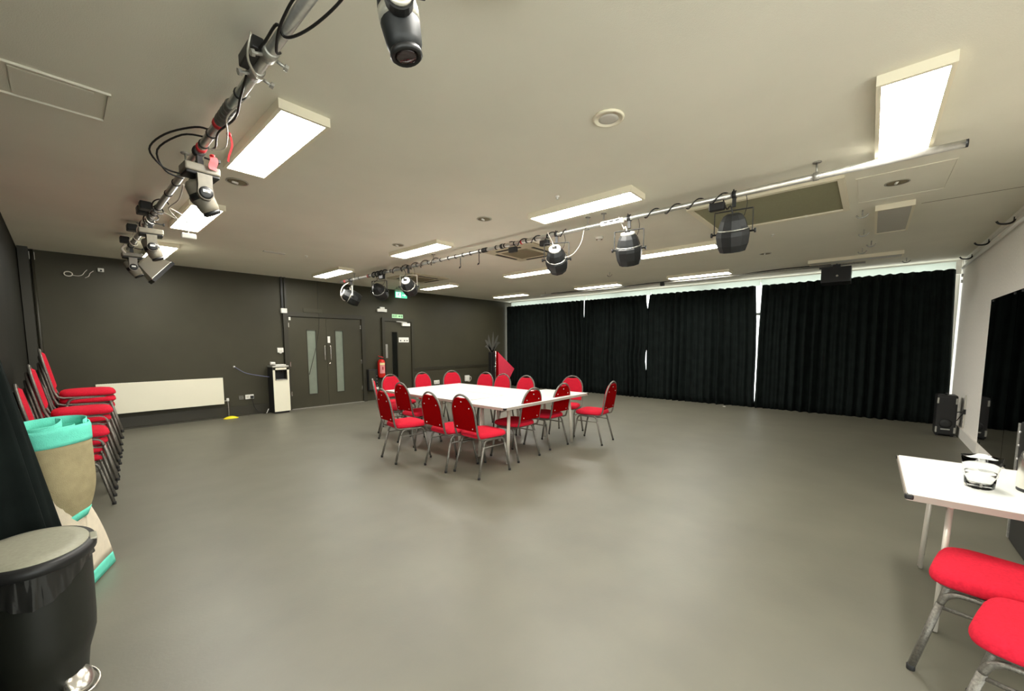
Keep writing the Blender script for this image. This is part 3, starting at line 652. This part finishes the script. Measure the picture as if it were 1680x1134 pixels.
# running-man exit signs
def man(mb, x, z, s, y):
    mb.lathe([(.12*s, 0), (.12*s, .002)], 10, aim((x+.1*s, y, z+.38*s), (0, -1, 0)))
    for a, b, w_ in (((.02, .22), (-.05, -.08), .14), ((-.05, -.05), (.16, -.22), .08), ((.16, -.22), (.12, -.45), .07), ((-.05, -.05), (-.16, -.25), .08), ((-.16, -.25), (-.38, -.30), .07), ((.03, .2), (.25, .05), .06), ((.0, .2), (-.25, .12), .06), ((-.25, .12), (-.30, -.05), .06)):
        d = Vector((b[0]-a[0], b[1]-a[1])).normalized(); n_ = Vector((-d.y, d.x))*w_/2
        P_ = [(a[0]+n_.x, a[1]+n_.y), (b[0]+n_.x, b[1]+n_.y), (b[0]-n_.x, b[1]-n_.y), (a[0]-n_.x, a[1]-n_.y)]
        mb.prism([(x+p*s, z+q*s) for p, q in P_], y, y-.002)
t = thing('exit_sign', 'lit green exit sign hanging from the ceiling before the single door', 'exit sign', (5.86, 9.0, 2.60))
bx('sign_panel', (0, 0, .075), (.34, .022, .15), M_exitg, t)
bx('pictogram_field', (-.085, -.0125, .075), (.15, .003, .13), M_exitw, t)
mb = MB(); man(mb, -.085, .075, .10, -.0142); build(mb, 'running_man', M_textg, t)
build(MB().prism([(.03, .065), (.09, .065), (.09, .045), (.135, .075), (.09, .105), (.09, .085), (.03, .085)], -.0112, -.014), 'arrow', M_exitw, t)
bx('sign_housing', (0, 0, .175), (.36, .05, .04), mat('clear_green_housing', srgb(120, 170, 140), .3), t)
for s in (-1, 1): build(MB().tube([(s*.12, 0, .19), (s*.12, 0, .26)], .006, 6), 'hanger', M_zinc, t)
t = thing('door_sign', 'pale green luminous sign above the single door', 'sign', (6.03, YB, 2.17))
bx('sign_plate', (0, -.004, 0), (.33, .008, .10), M_signg, t)
mb = MB(); man(mb, -.05, 0, .075, -.0085); build(mb, 'running_man', M_textg, t)
build(MB().prism([(.02, -.008), (.06, -.008), (.06, -.025), (.09, 0), (.06, .025), (.06, .008), (.02, .008)], -.0085, -.010), 'arrow', M_textg, t)
for k, x in enumerate((-.135, -.105, .115, .14)): bx('letter_mark', (x, -.009, 0), (.012, .002, .05), M_textg, t)
# fire extinguisher and black control box
t = thing('fire_extinguisher', 'red fire extinguisher with pale label hung on the wall beside single door', 'fire extinguisher', (5.45, YB-.115, .56))
build(MB().lathe([(.055, .012), (.088, .03), (.092, .06), (.092, .40), (.085, .44), (.055, .475), (.03, .49)], 24), 'cylinder', M_ext, t)
build(MB().lathe([(.070, 0), (.072, .012), (.06, .016)], 20), 'base_ring', M_dark, t)
build(MB().lathe([(.028, .485), (.030, .515), (.02, .53)], 14), 'valve', M_dark, t)
build(MB().tube(smooth_path([(-.09, -.02, .575), (-.04, -.01, .555), (.02, 0, .545), (.06, 0, .53)], 3), .010, 8), 'carry_handle', M_ext, t)
build(MB().tube(smooth_path([(.02, 0, .52), (.085, -.02, .50), (.105, -.03, .40), (.103, -.03, .20), (.100, -.03, .14)], 4), .010, 8), 'hose', M_dark, t)
def lab(z0, z1, r=.0935):
    mb = MB(); mb.grid(lambda u, v: (r*math.sin(-.95+1.5*u), -r*math.cos(-.95+1.5*u), z0+v*(z1-z0)), 12, 1); return mb
build(lab(.34, .40), 'instruction_band', mat('label_cream', srgb(240, 228, 170), .5), t, fix=False); build(lab(.13, .335), 'instruction_label', mat('label_pink', srgb(232, 150, 150), .5), t, fix=False)
build(MB().prism([(-.03, .22), (.0, .22), (.0, .30), (-.03, .30)], -.0945, -.096), 'label_print', M_textr, t)
bx('wall_bracket', (0, .10, .42), (.05, .035, .10), M_dark, t)
t = thing('control_box', 'black wall control box under the fire extinguisher side', 'control box', (5.20, YB, .27))
bx('box_body', (0, -.07, .265), (.24, .14, .53), M_dark, t, bev=.006); bx('box_door', (-.02, -.143, .265), (.17, .006, .47), M_trimblk, t)
for k in range(4): build(MB().lathe([(.008, 0), (.006, .006)], 8, aim((.098, -.14, .12+.08*k), (0, -1, 0))), 'switch', M_plw, t)
bx('white_plug', (.09, -.165, .05), (.05, .05, .06), M_plw, t, bev=.006)
# bits by the top-left of the back wall
t = thing('hanging_cable', 'white ring of coiled cable hanging high on the black wall', 'cable', (.16, YB-.03, 2.54))
build(MB().tube([(.045*math.cos(a), 0, .035*math.sin(a)) for a in [2*math.pi*k/20 for k in range(20)]], .008, 6, closed=True), 'cable_ring', M_wcable, t)
build(MB().tube(smooth_path([(.04, 0, -.015), (.10, .0, -.02), (.15, 0, .0), (.18, 0, .05), (.21, .02, .09)], 4), .004, 6), 'cable_tail', M_wcable, t)
tag(build(MB().tube(smooth_path([(.34, YB-.01, 2.50), (.38, YB-.03, 2.53), (.40, YB-.02, 2.58), (.44, YB-.01, 2.62)], 4), .005, 6), 'loose_cable', M_wcable), 'loose white cable end beside the cable ring on the black wall', 'cable')
plate('camera_mount', 'small white box high on the black wall beside loose cable', 'box', .525, 2.645, .07, .055, M_plw, .05, (('lens', .0, -.01, .025, .025, .01, M_dark),))
plate('motion_sensor', 'little white sensor in the ceiling corner above the chair stacks', 'sensor', -.20, 2.765, .075, .11, M_plw, .06, (('sensor_window', 0, -.02, .05, .04, .004, M_off),))
# faded leaf mural
t = thing('wall_mural', 'faint grey palm leaf painted on the black wall in the corner', 'mural', (9.62, YB, 1.12))
for (dx, dz, b) in ((.05, .72, .02), (.30, .62, .10), (-.18, .62, -.12), (-.34, .44, -.16), (-.36, .20, -.12), (.40, .34, .1)):
    L_ = []; R_ = []
    for k in range(9):
        s = k/8; x = dx*s+b*math.sin(s*math.pi)*.35; z = dz*s+abs(dx)*.35*math.sin(s*math.pi); w_ = .045*math.sin(math.pi*min(1, s*.93+.07))+.004
        nx, nz = -dz, dx; l_ = math.hypot(nx, nz); L_.append((x+nx/l_*w_, z+nz/l_*w_)); R_.append((x-nx/l_*w_, z-nz/l_*w_))
    build(MB().prism(L_+R_[::-1], -.001, -.003), 'leaf', M_mural, t)
# red folded board near the corner
p = on(818, 652, 2, 0); yb_ = 8.55
A, B_, C_ = on(815.5, 577, 1, yb_), on(843, 605, 1, yb_), on(827, 632, 1, yb_)
x0 = A.x; t = thing('folded_board', 'red triangular folded board standing with black uprights before the corner', 'board', (x0, yb_, 0))
build(MB().prism([(0, A.z), (B_.x-x0, B_.z), (C_.x-x0, C_.z-.1), (.09, .012), (.03, .012)], -.02, .02), 'red_face', M_pink, t)
build(MB().prism([(-.10, A.z-.01), (-.012, A.z), (.028, .012), (-.055, .012)], -.05, .05), 'side_edge', M_dred, t)
for k, dx in enumerate((-.28, -.19)): bx('upright', (dx, .0, (A.z)/2), (.07, .12, A.z-.02), M_dark, t, bev=.008)
build(MB().tube([(-.135, -.05, .02), (-.115, -.05, A.z+.01)], .012, 8), 'chrome_edge', M_chrome, t)
build(MB().lathe([(.022, 0), (.018, .012)], 10, aim((-.17, -.055, A.z*.62), (0, -1, 0))), 'fixing_knob', M_chrome, t)

# ------------------------------------------------------------------ right side
for (a, b, l) in ((7.73, 6.49, 'dark wall mirror panel next to the skirting board end'), (6.475, 4.95, 'dark wall mirror panel reaching behind the white table')):
    t = thing('wall_mirror', l, 'mirror', ((a+b)/2, YR, .17), 0, 'dark mirror panels on the white wall')
    bx('mirror_glass', (0, .012, .90), (a-b, .012, 1.80), M_mirror, t); bx('backing_board', (0, .003, .90), (a-b-.01, .006, 1.79), M_dark, t)
    for s in (-1, 1):
        for z in (.02, 1.78): bx('mirror_clip', (s*(a-b)/2*.8, .014, z), (.03, .02, .02), M_dark, t)
t = thing('floor_speaker', 'black loudspeaker standing on the floor in the curtain corner', 'loudspeaker', (9.13, -.925, 0))
bx('cabinet', (.02, 0, .325), (.28, .225, .62), M_dark, t, bev=.02); bx('front_grille', (-.125, 0, .33), (.012, .20, .54), M_rub, t, bev=.005)
for z in (.10, .55):
    for s in (-1, 1): build(MB().box((-.128, s*.098, z), (.02, .022, .09), bev=.006), 'corner_guard', M_zinc, t)
build(MB().lathe([(.07, 0), (.06, .006), (.02, .004)], 20, aim((-.132, 0, .2), (-1, 0, 0))), 'woofer_cone', M_dark, t)
bx('name_strip', (-.133, 0, .11), (.004, .10, .018), M_zinc, t)
bx('carry_handle', (.02, 0, .645), (.12, .03, .025), M_dark, t, bev=.008)
for s in (-1, 1): bx('foot', (.02, s*.08, .008), (.24, .03, .016), M_rub, t)
t = thing('wall_outlet', 'black cable outlet on the white wall behind the floor loudspeaker', 'outlet', (8.85, YR, .42))
bx('outlet_plate', (0, .01, 0), (.06, .02, .07), M_dark, t)
build(MB().tube(smooth_path([(0, .02, -.01), (.08, .05, -.02), (.14, .065, -.03), (.2, .07, -.05)], 4), .008, 6), 'plug_lead', M_cable, t)
build(MB().tube(smooth_path([(0, .02, -.02), (.06, .05, -.10), (.14, .065, -.16), (.2, .07, -.15)], 4), .006, 6), 'plug_lead', M_cable, t)
bx('trunking', (0, .012, .0), (.02, .012, .50), M_off, t)
p = on(1664, 690, 1, -.80)
t = thing('equipment_case', 'black riveted equipment case on the floor beyond the white table', 'case', (p.x-.28, -1.0+.055, 0))
zt = min(.95, p.z); bx('case_body', (0, 0, zt/2), (.56, .23, zt), M_dark, t, bev=.015)
for k in range(7): build(MB().lathe([(.012, 0), (.008, .006)], 8, aim((.262, .115, zt*(.25+.11*k)), (0, 1, 0))), 'rivet', M_stud, t)
bx('corner_rail', (.285, .112, zt/2), (.02, .02, zt*.96), M_zinc, t)
# ------------------------------------------------------------------ lighting bars
PZ = 2.75; XA, XB, XD = .718, 4.065, 9.02
def hanger(parent, y, zc):      # ceiling rod and ring clamp around the bar (bar runs along y at local 0,0)
    build(MB().tube([(0, y, .026), (0, y, zc)], .007, 6), 'hanger_rod', M_zinc, parent)
    build(MB().lathe([(.027, -.02), (.031, -.018), (.031, .018), (.027, .02)], 14, aim((0, y, 0), (0, 1, 0))), 'hanger_clamp', M_zinc, parent)
    build(MB().lathe([(.03, 0), (.03, -.006)], 12, Matrix.Translation((0, y, zc))), 'ceiling_plate', M_zinc, parent)
barA = thing('lighting_bar', 'silver lighting bar hung over the chair stacks and radiator, carrying moving heads', 'lighting bar', (XA, 0, PZ))
build(MB().tube([(0, .1, 0), (0, 7.75, 0)], .0245, 16), 'bar_pipe', M_alu, barA)
barB = thing('lighting_bar', 'long silver lighting bar with black spotlights across the middle of the ceiling', 'lighting bar', (XB, 0, PZ))
build(MB().tube([(0, -.39, 0), (0, 8.5, 0)], .0245, 16), 'bar_pipe', M_alu, barB)
build(MB().lathe([(.0255, 0), (.0255, .012)], 14, aim((0, -.402, 0), (0, 1, 0))), 'end_cap', M_dark, barB)
barD = thing('lighting_bar', 'thin grey bar with loose cable close to the curtain heads', 'lighting bar', (XD, 0, 2.78))
build(MB().tube([(0, .15, 0), (0, 6.95, 0)], .016, 10), 'bar_pipe', M_zinc, barD)
for y in (.9, 3.9, 6.5): hanger(barA, y, CZ-PZ)
for y in (.40, 2.27, 2.47, 5.3, 7.9): hanger(barB, y, CZ-PZ)
for y in (.30, 3.2, 5.4, 6.8): build(MB().tube([(0, y, .016), (0, y, CZ-2.78)], .006, 6), 'hanger_rod', M_zinc, barD)
def wraps(parent, ys, m=M_cable, r=.027, w_=.010):
    mb = MB()
    for y in ys: mb.lathe([(r, -w_), (r+.003, -w_*.8), (r+.003, w_*.8), (r, w_)], 12, aim((0, y, 0), (0.05, 1, .03)))
    o = build(mb, 'tape_bands', m, parent); o['kind'] = 'stuff'; return o
wraps(barB, [3.05+.17*k+random.uniform(-.03, .03) for k in range(17)]+[6.2, 6.55, 6.9, 7.3, 7.7, 8.1])
wraps(barA, [2.55, 3.15, 3.35, 4.3, 4.65, 5.2, 5.45, 5.75, 6.1, 6.5, 6.9, 7.2])
wraps(barA, [2.72+.05*k for k in range(5)], mat('dull_tape', (.10, .095, .08, 1), .6), .030, .028)
wraps(barA, [2.98, 3.42], M_tape, .029, .02)
# double coupler on the near bar
t = thing('pipe_coupler', 'heavy double pipe coupler with wing bolts on the lighting bar', 'coupler', (XA, 2.20, PZ))
for dy in (-.095, .095):
    build(MB().lathe([(.026, -.035), (.034, -.033), (.034, .033), (.026, .035)], 16, aim((0, dy, 0), (0, 1, 0))), 'coupler_ring', M_zinc, t)
    for s in (-1, 1):
        build(MB().tube([(s*.03, dy, -.02), (s*.075, dy, -.035)], .008, 8), 'bolt', M_zinc, t)
        build(MB().lathe([(.016, 0), (.016, .014)], 6, aim((s*.062, dy, -.03), (s*1, 0, -.3)), smooth=False), 'wing_nut', M_zinc, t)
build(MB().box((-.045, 0, .02), (.05, .20, .055), bev=.006), 'coupler_block', M_dark, t)
build(MB().tube(smooth_path([(-.07, -.1, .05), (-.075, -.05, -.03), (-.04, 0, -.055), (0, .06, -.045), (.03, .09, -.02)], 4), .006, 6), 'coupler_strap', M_lgrey, t)
def cable(label, pts, r=.006, m=M_cable, k=5, grp='cables on the lighting bars'):
    return tag(build(MB().tube(smooth_path(pts, k), r, 6), 'power_cable', m), label, 'cable', grp)
def helix(x, y0, y1, turns, r=.034, n=10, z=PZ, ph=0):
    return [(x+r*math.cos(ph+2*math.pi*turns*i/(n*turns)), y0+(y1-y0)*i/(n*turns), z+r*math.sin(ph+2*math.pi*turns*i/(n*turns))) for i in range(int(n*turns)+1)]
cable('black cable swinging out beside the bar ahead of the double coupler', [on(600, -60, 2, 2.73), on(560, 0, 2, 2.72), on(520, 38, 2, 2.705), on(487, 58, 2, 2.705), on(466, 60, 2, 2.72), (XA-.036, 1.90, PZ), (XA-.034, 2.05, PZ+.005), (XA-.05, 2.14, PZ-.01)])
cable('black cable wound once round the bar just before the double coupler', [(XA-.03, 1.68, PZ+.015), (XA-.035, 1.78, PZ), (XA-.03, 1.90, PZ-.02), (XA, 2.02, PZ-.032), (XA+.03, 2.06, PZ-.005)])
cable('black cable running along the bar past the taped length to the first grey moving head', [(XA-.03, 2.32, PZ-.01), (XA-.012, 2.5, PZ-.04), (XA+.025, 2.75, PZ-.04), (XA, 3.0, PZ-.045), (XA+.03, 3.2, PZ-.05), (XA+.035, 3.32, PZ-.03)])
cable('white cable running along the taped bar', [(XA+.03, 2.5, PZ-.02), (XA-.01, 2.75, PZ-.045), (XA+.035, 2.95, PZ-.06), (XA+.05, 3.1, PZ-.09), (XA, 3.25, PZ-.06)], .004, M_wcable)
cable('black cable looping out sideways behind the first grey moving head', [(XA+.01, 3.18, PZ+.03), (XA-.06, 3.25, PZ+.05), (XA-.18, 3.45, PZ+.03), (XA-.24, 3.62, PZ-.03), (XA-.16, 3.70, PZ-.10), (XA-.06, 3.68, PZ-.12)])
cable('second black cable looping out behind the first grey moving head', [(XA, 3.3, PZ+.028), (XA-.10, 3.42, PZ+.045), (XA-.20, 3.62, PZ-.02), (XA-.15, 3.72, PZ-.11), (XA-.05, 3.74, PZ-.13)])
cable('pale cable looping above the middle grey moving head', [(XA+.03, 4.2, PZ-.03), (XA+.06, 4.6, PZ-.05), (XA+.05, 5.0, PZ-.04), (XA+.12, 5.1, PZ-.10), (XA+.04, 5.2, PZ-.04), (XA-.03, 5.35, PZ-.02)], .006, M_wcable)
cable('pale cable hanging down to the white plug beside the middle moving head', [(XA+.05, 5.0, PZ-.03), (XA+.18, 5.15, PZ-.05), (XA+.22, 5.2, PZ-.13), (XA+.22, 5.2, PZ-.20)], .006, M_wcable)
tag(bx('white_plug', (XA+.22, 5.2, PZ-.225), (.12, .05, .05), M_plw, bev=.008), 'white plug block hanging beside the middle grey moving head', 'plug')
cable('tangled black cable around the bar at the middle grey moving head', helix(XA, 5.0, 6.2, 4, .05, 8))
cable('tangled white cable around the bar near its far end', helix(XA, 5.5, 7.3, 5, .045, 8, ph=1), .005, M_wcable)
for y, l in ((5.35, 'black plug box on the bar before the middle moving head'), (5.55, 'black plug box on top of the bar at the middle moving head'), (6.45, 'black plug box on the bar between the two far moving heads'), (7.25, 'black plug box on the bar at the last moving head')):
    tag(bx('plug_box', (XA-.075, y, PZ+.03), (.09, .11, .075), M_dark, bev=.01), l, 'plug box', 'plug boxes on the lighting bars')
t = thing('tape_strip', 'strip of red tape dangling from the lighting bar', 'tape', (XA+.06, 3.02, PZ-.03))
build(MB().grid(lambda u, v: (.01*math.sin(v*5)+.012*u, .03*v, -.15*v), 2, 8), 'tape_tail', M_tape, t, fix=False); build(MB().lathe([(.012, 0), (.014, .01), (.010, .02)], 8, Matrix.Translation((0, 0, -.005))), 'tape_knot', M_tape, t)
t = thing('tape_strip', 'red tape tag wrapped on the clamp of the first grey moving head', 'tape', (XA+.035, 3.40, PZ-.04))
build(MB().grid(lambda u, v: (.05*u+.006*math.sin(v*6), .02*u, -.09*v), 2, 6), 'tape_tail', M_tape, t, fix=False); build(MB().lathe([(.012, 0), (.014, .01)], 8, Matrix.Translation((.02, 0, -.005))), 'tape_knot', M_tape, t)

# ------------------------------------------------------------------ moving heads
def moving_head(label, y, rz, tilt, bodym, sc_=1.0, grp='moving head lamps', badge='', x=XA, two=False, drop=0):
    t = thing('moving_head_lamp', label, 'stage lamp', (x, y, PZ), rz, grp); S = sc_
    mb = MB().lathe([(.027, -.022), (.036, -.02), (.036, .02), (.027, .022)], 14, aim((0, 0, 0), (math.sin(rz), math.cos(rz), 0))); mb.box((0, 0, -.05), (.03, .04, .05))
    cl = build(mb, 'clamp', M_dark, t)
    build(MB().tube([(.03, 0, -.03), (.10, 0, -.035)], .006, 6), 'clamp_screw', M_dark, t); build(MB().box((.11, 0, -.035), (.014, .05, .02)), 'wing_nut', M_dark, t)
    bx('base_top', (0, 0, -.130*S), (.20*S, .15*S, .055*S), bodym, t, bev=.010*S); bx('base_skirt', (0, 0, -.166*S), (.19*S, .14*S, .020*S), M_dark, t, bev=.008*S); build(MB().box((0, 0, -.085*S), (.035, .05, .05*S)), 'clamp_stem', M_dark, t)
    for s in (-1, 1):
        pol = [(-.042, -.172), (.042, -.172), (.040, -.25)]+[(.046*math.cos(a), -.295+.046*math.sin(a)) for a in [-.15-(math.pi-.3)*k/8 for k in range(9)]]+[(-.040, -.25)]
        arm = build(MB().prism([(a*S, b*S) for a, b in pol], s*.066*S, s*.096*S), 'yoke_arm', bodym if not two else M_dark, t)
        build(MB().lathe([(.040*S, 0), (.040*S, .006*S), (.030*S, .010*S)], 20, aim((0, s*.096*S, -.293*S), (0, s, 0))), 'pivot_cover', M_dark if not two else M_lgrey, arm)
        if two: build(MB().lathe([(.027*S, .010*S), (.025*S, .012*S)], 16, aim((0, s*.096*S, -.293*S), (0, s, 0))), 'badge', M_plw, arm)
        else: build(MB().box((0, s*.108*S, -.285*S), (.040*S, .004, .018*S)), 'badge', M_plw, arm)
        if badge:
            text_mesh(badge, (.019 if two else .012)*S, 'badge_print', M_text, arm, basis((1 if s < 0 else -1, 0, 0), (0, 0, 1), (0, s*(.109*S+.002), -.290*S)), .0006)
    d = Vector((math.sin(tilt), 0, -math.cos(tilt))); piv = Vector((0, 0, -.293*S))
    pr = [(.012, -.105), (.042, -.100), (.060, -.075), (.066, -.03), (.066, .03), (.060, .085), (.050, .115)]
    hd = build(MB().lathe([(r*S*1.0, z*S) for r, z in pr], 20, aim(piv, d)), 'lamp_head', bodym, t)
    if drop: build(MB().box((0, 0, -.10), (.03, .045, .20)), 'drop_stem', M_dark, t)
    build(MB().lathe([(.052*S, .105*S), (.055*S, .122*S), (.046*S, .130*S), (.042*S, .124*S)], 20, aim(piv, d)), 'lens_ring', M_dark, hd)
    build(MB().lathe([(.043*S, .122*S), (.030*S, .130*S), (.008*S, .133*S)], 20, aim(piv, d)), 'lens', M_lens, hd)
    build(MB().lathe([(.0675*S, -.02*S), (.0675*S, .02*S)], 20, aim(piv, d)), 'head_band', M_dark if not two else M_lgrey, hd)
    if drop:
        for ch in t.children:
            if ch.name.split('.')[0] not in ('clamp', 'clamp_screw', 'wing_nut', 'drop_stem'): ch.location.z = -drop
    return t
moving_head('big black moving head lamp hanging from the near end of the lighting bar', 1.075, D2R(-33), D2R(10), M_fix, .86, badge='Elite', two=True, drop=.115)
moving_head('grey moving head lamp hanging beside the red tape and lit panel', 3.50, D2R(4), D2R(28), M_grey, 1.0, badge='ME')
moving_head('grey moving head lamp with a pale plug dangling beside it', 5.75, D2R(-3), D2R(22), M_grey, 1.0)
moving_head('grey moving head lamp at the far end of the bar beside the flat floodlight', 7.42, D2R(0), D2R(30), M_grey, 1.0)
t = thing('floodlight', 'flat silver floodlight tilted down at the far end of the lighting bar', 'floodlight', (XA+.20, 7.62, PZ-.20))
R = Matrix.Rotation(D2R(40), 4, 'Y')
build(MB().lathe([(.11, -.10), (.15, -.08), (.235, .12), (.235, .13)], 4, R @ Matrix.Rotation(math.pi/2, 4, 'Y'), smooth=False, off=math.pi/4, sy=1.0), 'lamp_housing', M_lgrey, t); build(MB().box((.15, 0, 0), (.045, .36, .36)).xf(R), 'lamp_glass', M_dark, t)
build(MB().tube([(-.20, 0, .20), (-.16, 0, .12), (-.05, 0, .05)], .010, 6), 'bracket', M_dark, t)
tag(build(MB().tube(smooth_path([(XA-.06, 7.30, PZ-.02), (XA-.10, 7.32, PZ-.07), (XA-.06, 7.36, PZ-.12), (XA, 7.38, PZ-.13)], 4), .014, 8), 'white_hose', M_wcable), 'short thick white hose bent beside the last moving head', 'hose')

# ------------------------------------------------------------------ spotlights (parabolic cans)
def par(label, y, rz, tilt, kind, S=1.0, drop=0):
    t = thing('spotlight', label, 'spotlight', (XB, y, PZ), rz, 'spotlights on the long bar')
    ybar = (math.sin(rz), math.cos(rz), 0)
    mb = MB().lathe([(.027, -.016), (.035, -.015), (.035, .015), (.027, .016)], 14, aim((0, 0, 0), ybar)); mb.box((0, 0, -.065), (.026, .03, .08))
    build(mb, 'hook_clamp', M_dark, t); build(MB().tube([(-.03, 0, .01), (-.075, 0, .02)], .006, 6), 'clamp_bolt', M_dark, t)
    fr = M_dark if kind != 'silver' else M_lgrey
    hw = .150*S; zt = -.105-drop; zp = zt-.195*S
    mb = MB(); mb.box((0, 0, zt), (.024, 2*hw, .006))
    for s in (-1, 1): mb.box((0, s*hw, (zt+zp)/2), (.024, .006, zt-zp))
    build(mb, 'yoke', fr, t)
    for s in (-1, 1): build(MB().lathe([(.008, -.02), (.008, .012), (.020, .014), (.020, .028)], 10, aim((0, s*hw, zp), (0, s, 0))), 'tilt_knob', M_dark, t)
    d = Vector((math.sin(tilt), 0, -math.cos(tilt))); piv = Vector((0, 0, zp)); A_ = aim(piv, d)
    pr = [(.045, -.165), (.075, -.150), (.100, -.110), (.116, -.055), (.120, -.030), (.134, -.016), (.137, .02), (.128, .10), (.106, .158), (.098, .158), (.110, .06)]
    bm_ = M_fix
    cn = build(MB().lathe([(r*S, z*S) for r, z in pr], 10, A_, smooth=False), 'lamp_can', bm_, t)
    build(MB().lathe([(.118*S, -.036*S), (.1235*S, -.034*S), (.1235*S, -.028*S), (.118*S, -.026*S)], 20, A_), 'can_band', M_lgrey if kind == 'silver' else M_zinc, cn)
    build(MB().lathe([(.110*S, .05*S), (.02*S, .06*S)], 16, A_), 'lens', M_lens, cn)
    if kind in ('white', 'silver'):
        cp_ = build(MB().lathe([(.058*S, -.172*S), (.070*S, -.169*S), (.072*S, -.150*S)], 20, A_), 'rear_cap', M_plw, cn)
        build(MB().box((0, 0, -.180*S), (.03*S, .05*S, .02*S)).xf(A_), 'lamp_socket', M_dark, cn)
    build(MB().tube(smooth_path([piv-d*.15*S, piv-d*.20*S+Vector((0, .02, .03)), Vector((.03, .06, zt+.03)), Vector((.01, .09, -.02)), Vector((0, .11, .03))], 4), .006, 6), 'supply_lead', M_wcable if kind == 'white' else M_cable, t)
    build(MB().tube(smooth_path([Vector((0, -.08, .026)), Vector((.03, -.10, -.08)), Vector((.02, -.08*S, zt-.05)), Vector((0, -.05, zp+.12))], 4), .003, 5), 'safety_wire', M_cable, t)
    return t, piv, d
par('large black spotlight in front of the ceiling grille, aimed straight down', .98, D2R(8), D2R(20), 'black', 1.0, .03)
par('black spotlight with white rear cap under the end of the long lit panel', 1.97, D2R(14), D2R(24), 'white', 1.0, .02)
t, piv, d = par('black spotlight with a number on its white rear cap', 2.90, D2R(26), D2R(52), 'white', 1.0)
xa = Vector((0, -1, 0)); ya = d.cross(xa); ya = ya if ya.z > 0 else -ya
text_mesh('37', .062, 'cap_number', M_textr, t, basis(xa, ya, piv-d*.1735), .001)
par('silver-framed spotlight nearest the green exit sign', 6.0, D2R(35), D2R(60), 'silver', 1.0, .03)
par('all-dark spotlight between the two white-capped ones near the double doors', 6.95, D2R(30), D2R(58), 'black', 1.0, .03)
par('silver spotlight with drooping white cable over the double doors', 8.05, D2R(-20), D2R(64), 'silver', 1.1, .03)
cable('white cable drooping in a loop below the last spotlight', [(XB-.05, 8.05, PZ-.06), (XB-.16, 8.10, PZ-.16), (XB-.18, 8.14, PZ-.32), (XB-.10, 8.16, PZ-.42), (XB, 8.1, PZ-.36), (XB+.02, 8.05, PZ-.25)], .009, M_wcable)
cable('black cable coiled loosely round the bar between the two near spotlights', helix(XB, 1.02, 1.85, 4, .034, 8, ph=.5))
cable('black cable wound round the bar by the numbered spotlight', helix(XB, 2.75, 3.65, 4, .034, 8, ph=2.2))
cable('thin white cable sagging from the bar to the numbered spotlight', [(XB, 2.52, PZ-.02), (XB, 2.56, PZ-.16), (XB+.01, 2.68, PZ-.27), (XB-.02, 2.84, PZ-.30)], .004, M_wcable)
cable('brown cable bunched round the bar beside the silver-framed spotlight', helix(XB, 5.2, 6.6, 5, .045, 8, ph=1), .008, mat('brown_cable', (.07, .055, .04, 1), .5))
cable('black cable bunched on the bar at the dark spotlight', helix(XB, 6.7, 7.2, 4, .042, 8), .012)
for (y, l) in ((1.12, 'black plug box on the bar beside the large spotlight'), (3.08, 'black plug box below the bar beside the numbered spotlight'), (3.6, 'black plug box below the bar where the taped length starts'), (6.85, 'black plug box on the bar at the dark spotlight')):
    tag(bx('plug_box', (XB+.0, y, PZ-.075), (.055, .13, .07), M_dark, bev=.01), l, 'plug box', 'plug boxes on the lighting bars')
t = thing('socket_strip', 'white socket strip fixed on the bar beside a spotlight', 'socket strip', (XB-.035, 2.15, PZ-.015))
bx('strip_body', (0, 0, 0), (.04, .26, .05), M_plw, t, bev=.006)
for k in range(3): bx('strip_print', (-.021, -.07+.07*k, .005), (.002, .045, .012), M_text, t)
for k, (y, l) in enumerate(((4.65, 'small hook dangling from the taped length of the long bar'), (4.25, 'short cable ends dangling from the taped length of the long bar'))):
    tag(build(MB().tube(smooth_path([(XB, y, PZ-.03), (XB, y, PZ-.12), (XB+.02, y+.02, PZ-.16), (XB, y+.03, PZ-.18), (XB-.015, y, PZ-.165)], 3), .006, 6), 'dangling_hook', M_cable), l, 'hook')
wraps(barB, [4.1, 4.13, 4.16, 3.8], M_tape if False else M_cable, .03, .02)
wraps(barB, [3.45, 7.35, 8.3], M_tape, .028, .012)
# bar by the curtains: cable, box, hanging loudspeaker
cable('black cable strung loosely along the thin bar by the curtains', [(XD, 6.6, 2.80), (XD+.02, 5.8, 2.80), (XD, 5.0, 2.76), (XD-.02, 4.2, 2.79), (XD, 3.5, 2.80), (XD, 2.8, 2.75), (XD+.02, 2.0, 2.79), (XD, 1.3, 2.81), (XD, .6, 2.80)], .010, M_cable, 6)
tag(bx('plug_box', (XD, 3.55, 2.76), (.06, .09, .09), M_dark, bev=.01), 'small black box on the thin bar by the curtains', 'plug box', 'plug boxes on the lighting bars')
t = thing('hanging_speaker', 'black loudspeaker hung from the ceiling before the widest curtain', 'loudspeaker', (XD+.02, .52, 2.46))
build(MB().prism([(-.16, .02), (.14, .0), (.14, .27), (-.16, .27)], -.20, .20, 'y'), 'cabinet', M_dark, t)
bx('speaker_grille', (-.165, 0, .145), (.010, .37, .23), M_rub, t); build(MB().lathe([(.018, 0), (.014, .004)], 12, aim((-.171, -.02, .12), (-1, 0, 0))), 'maker_badge', M_zinc, t)
bx('mounting_bracket', (-.02, 0, .30), (.06, .10, .06), M_dark, t); bx('bracket_arm', (-.02, .10, .285), (.03, .28, .03), M_dark, t)
build(MB().tube([(-.02, 0, .32), (-.02, 0, .398)], .012, 8), 'bracket_stem', M_dark, t)
# sealed seam in the ceiling and bits on the floor
tag(bx('paper_scrap', tuple(on(1188, 667, 2, .004)), (.10, .05, .004), M_plw, rz=.4), 'white scrap lying on the floor before the curtains', 'scrap')
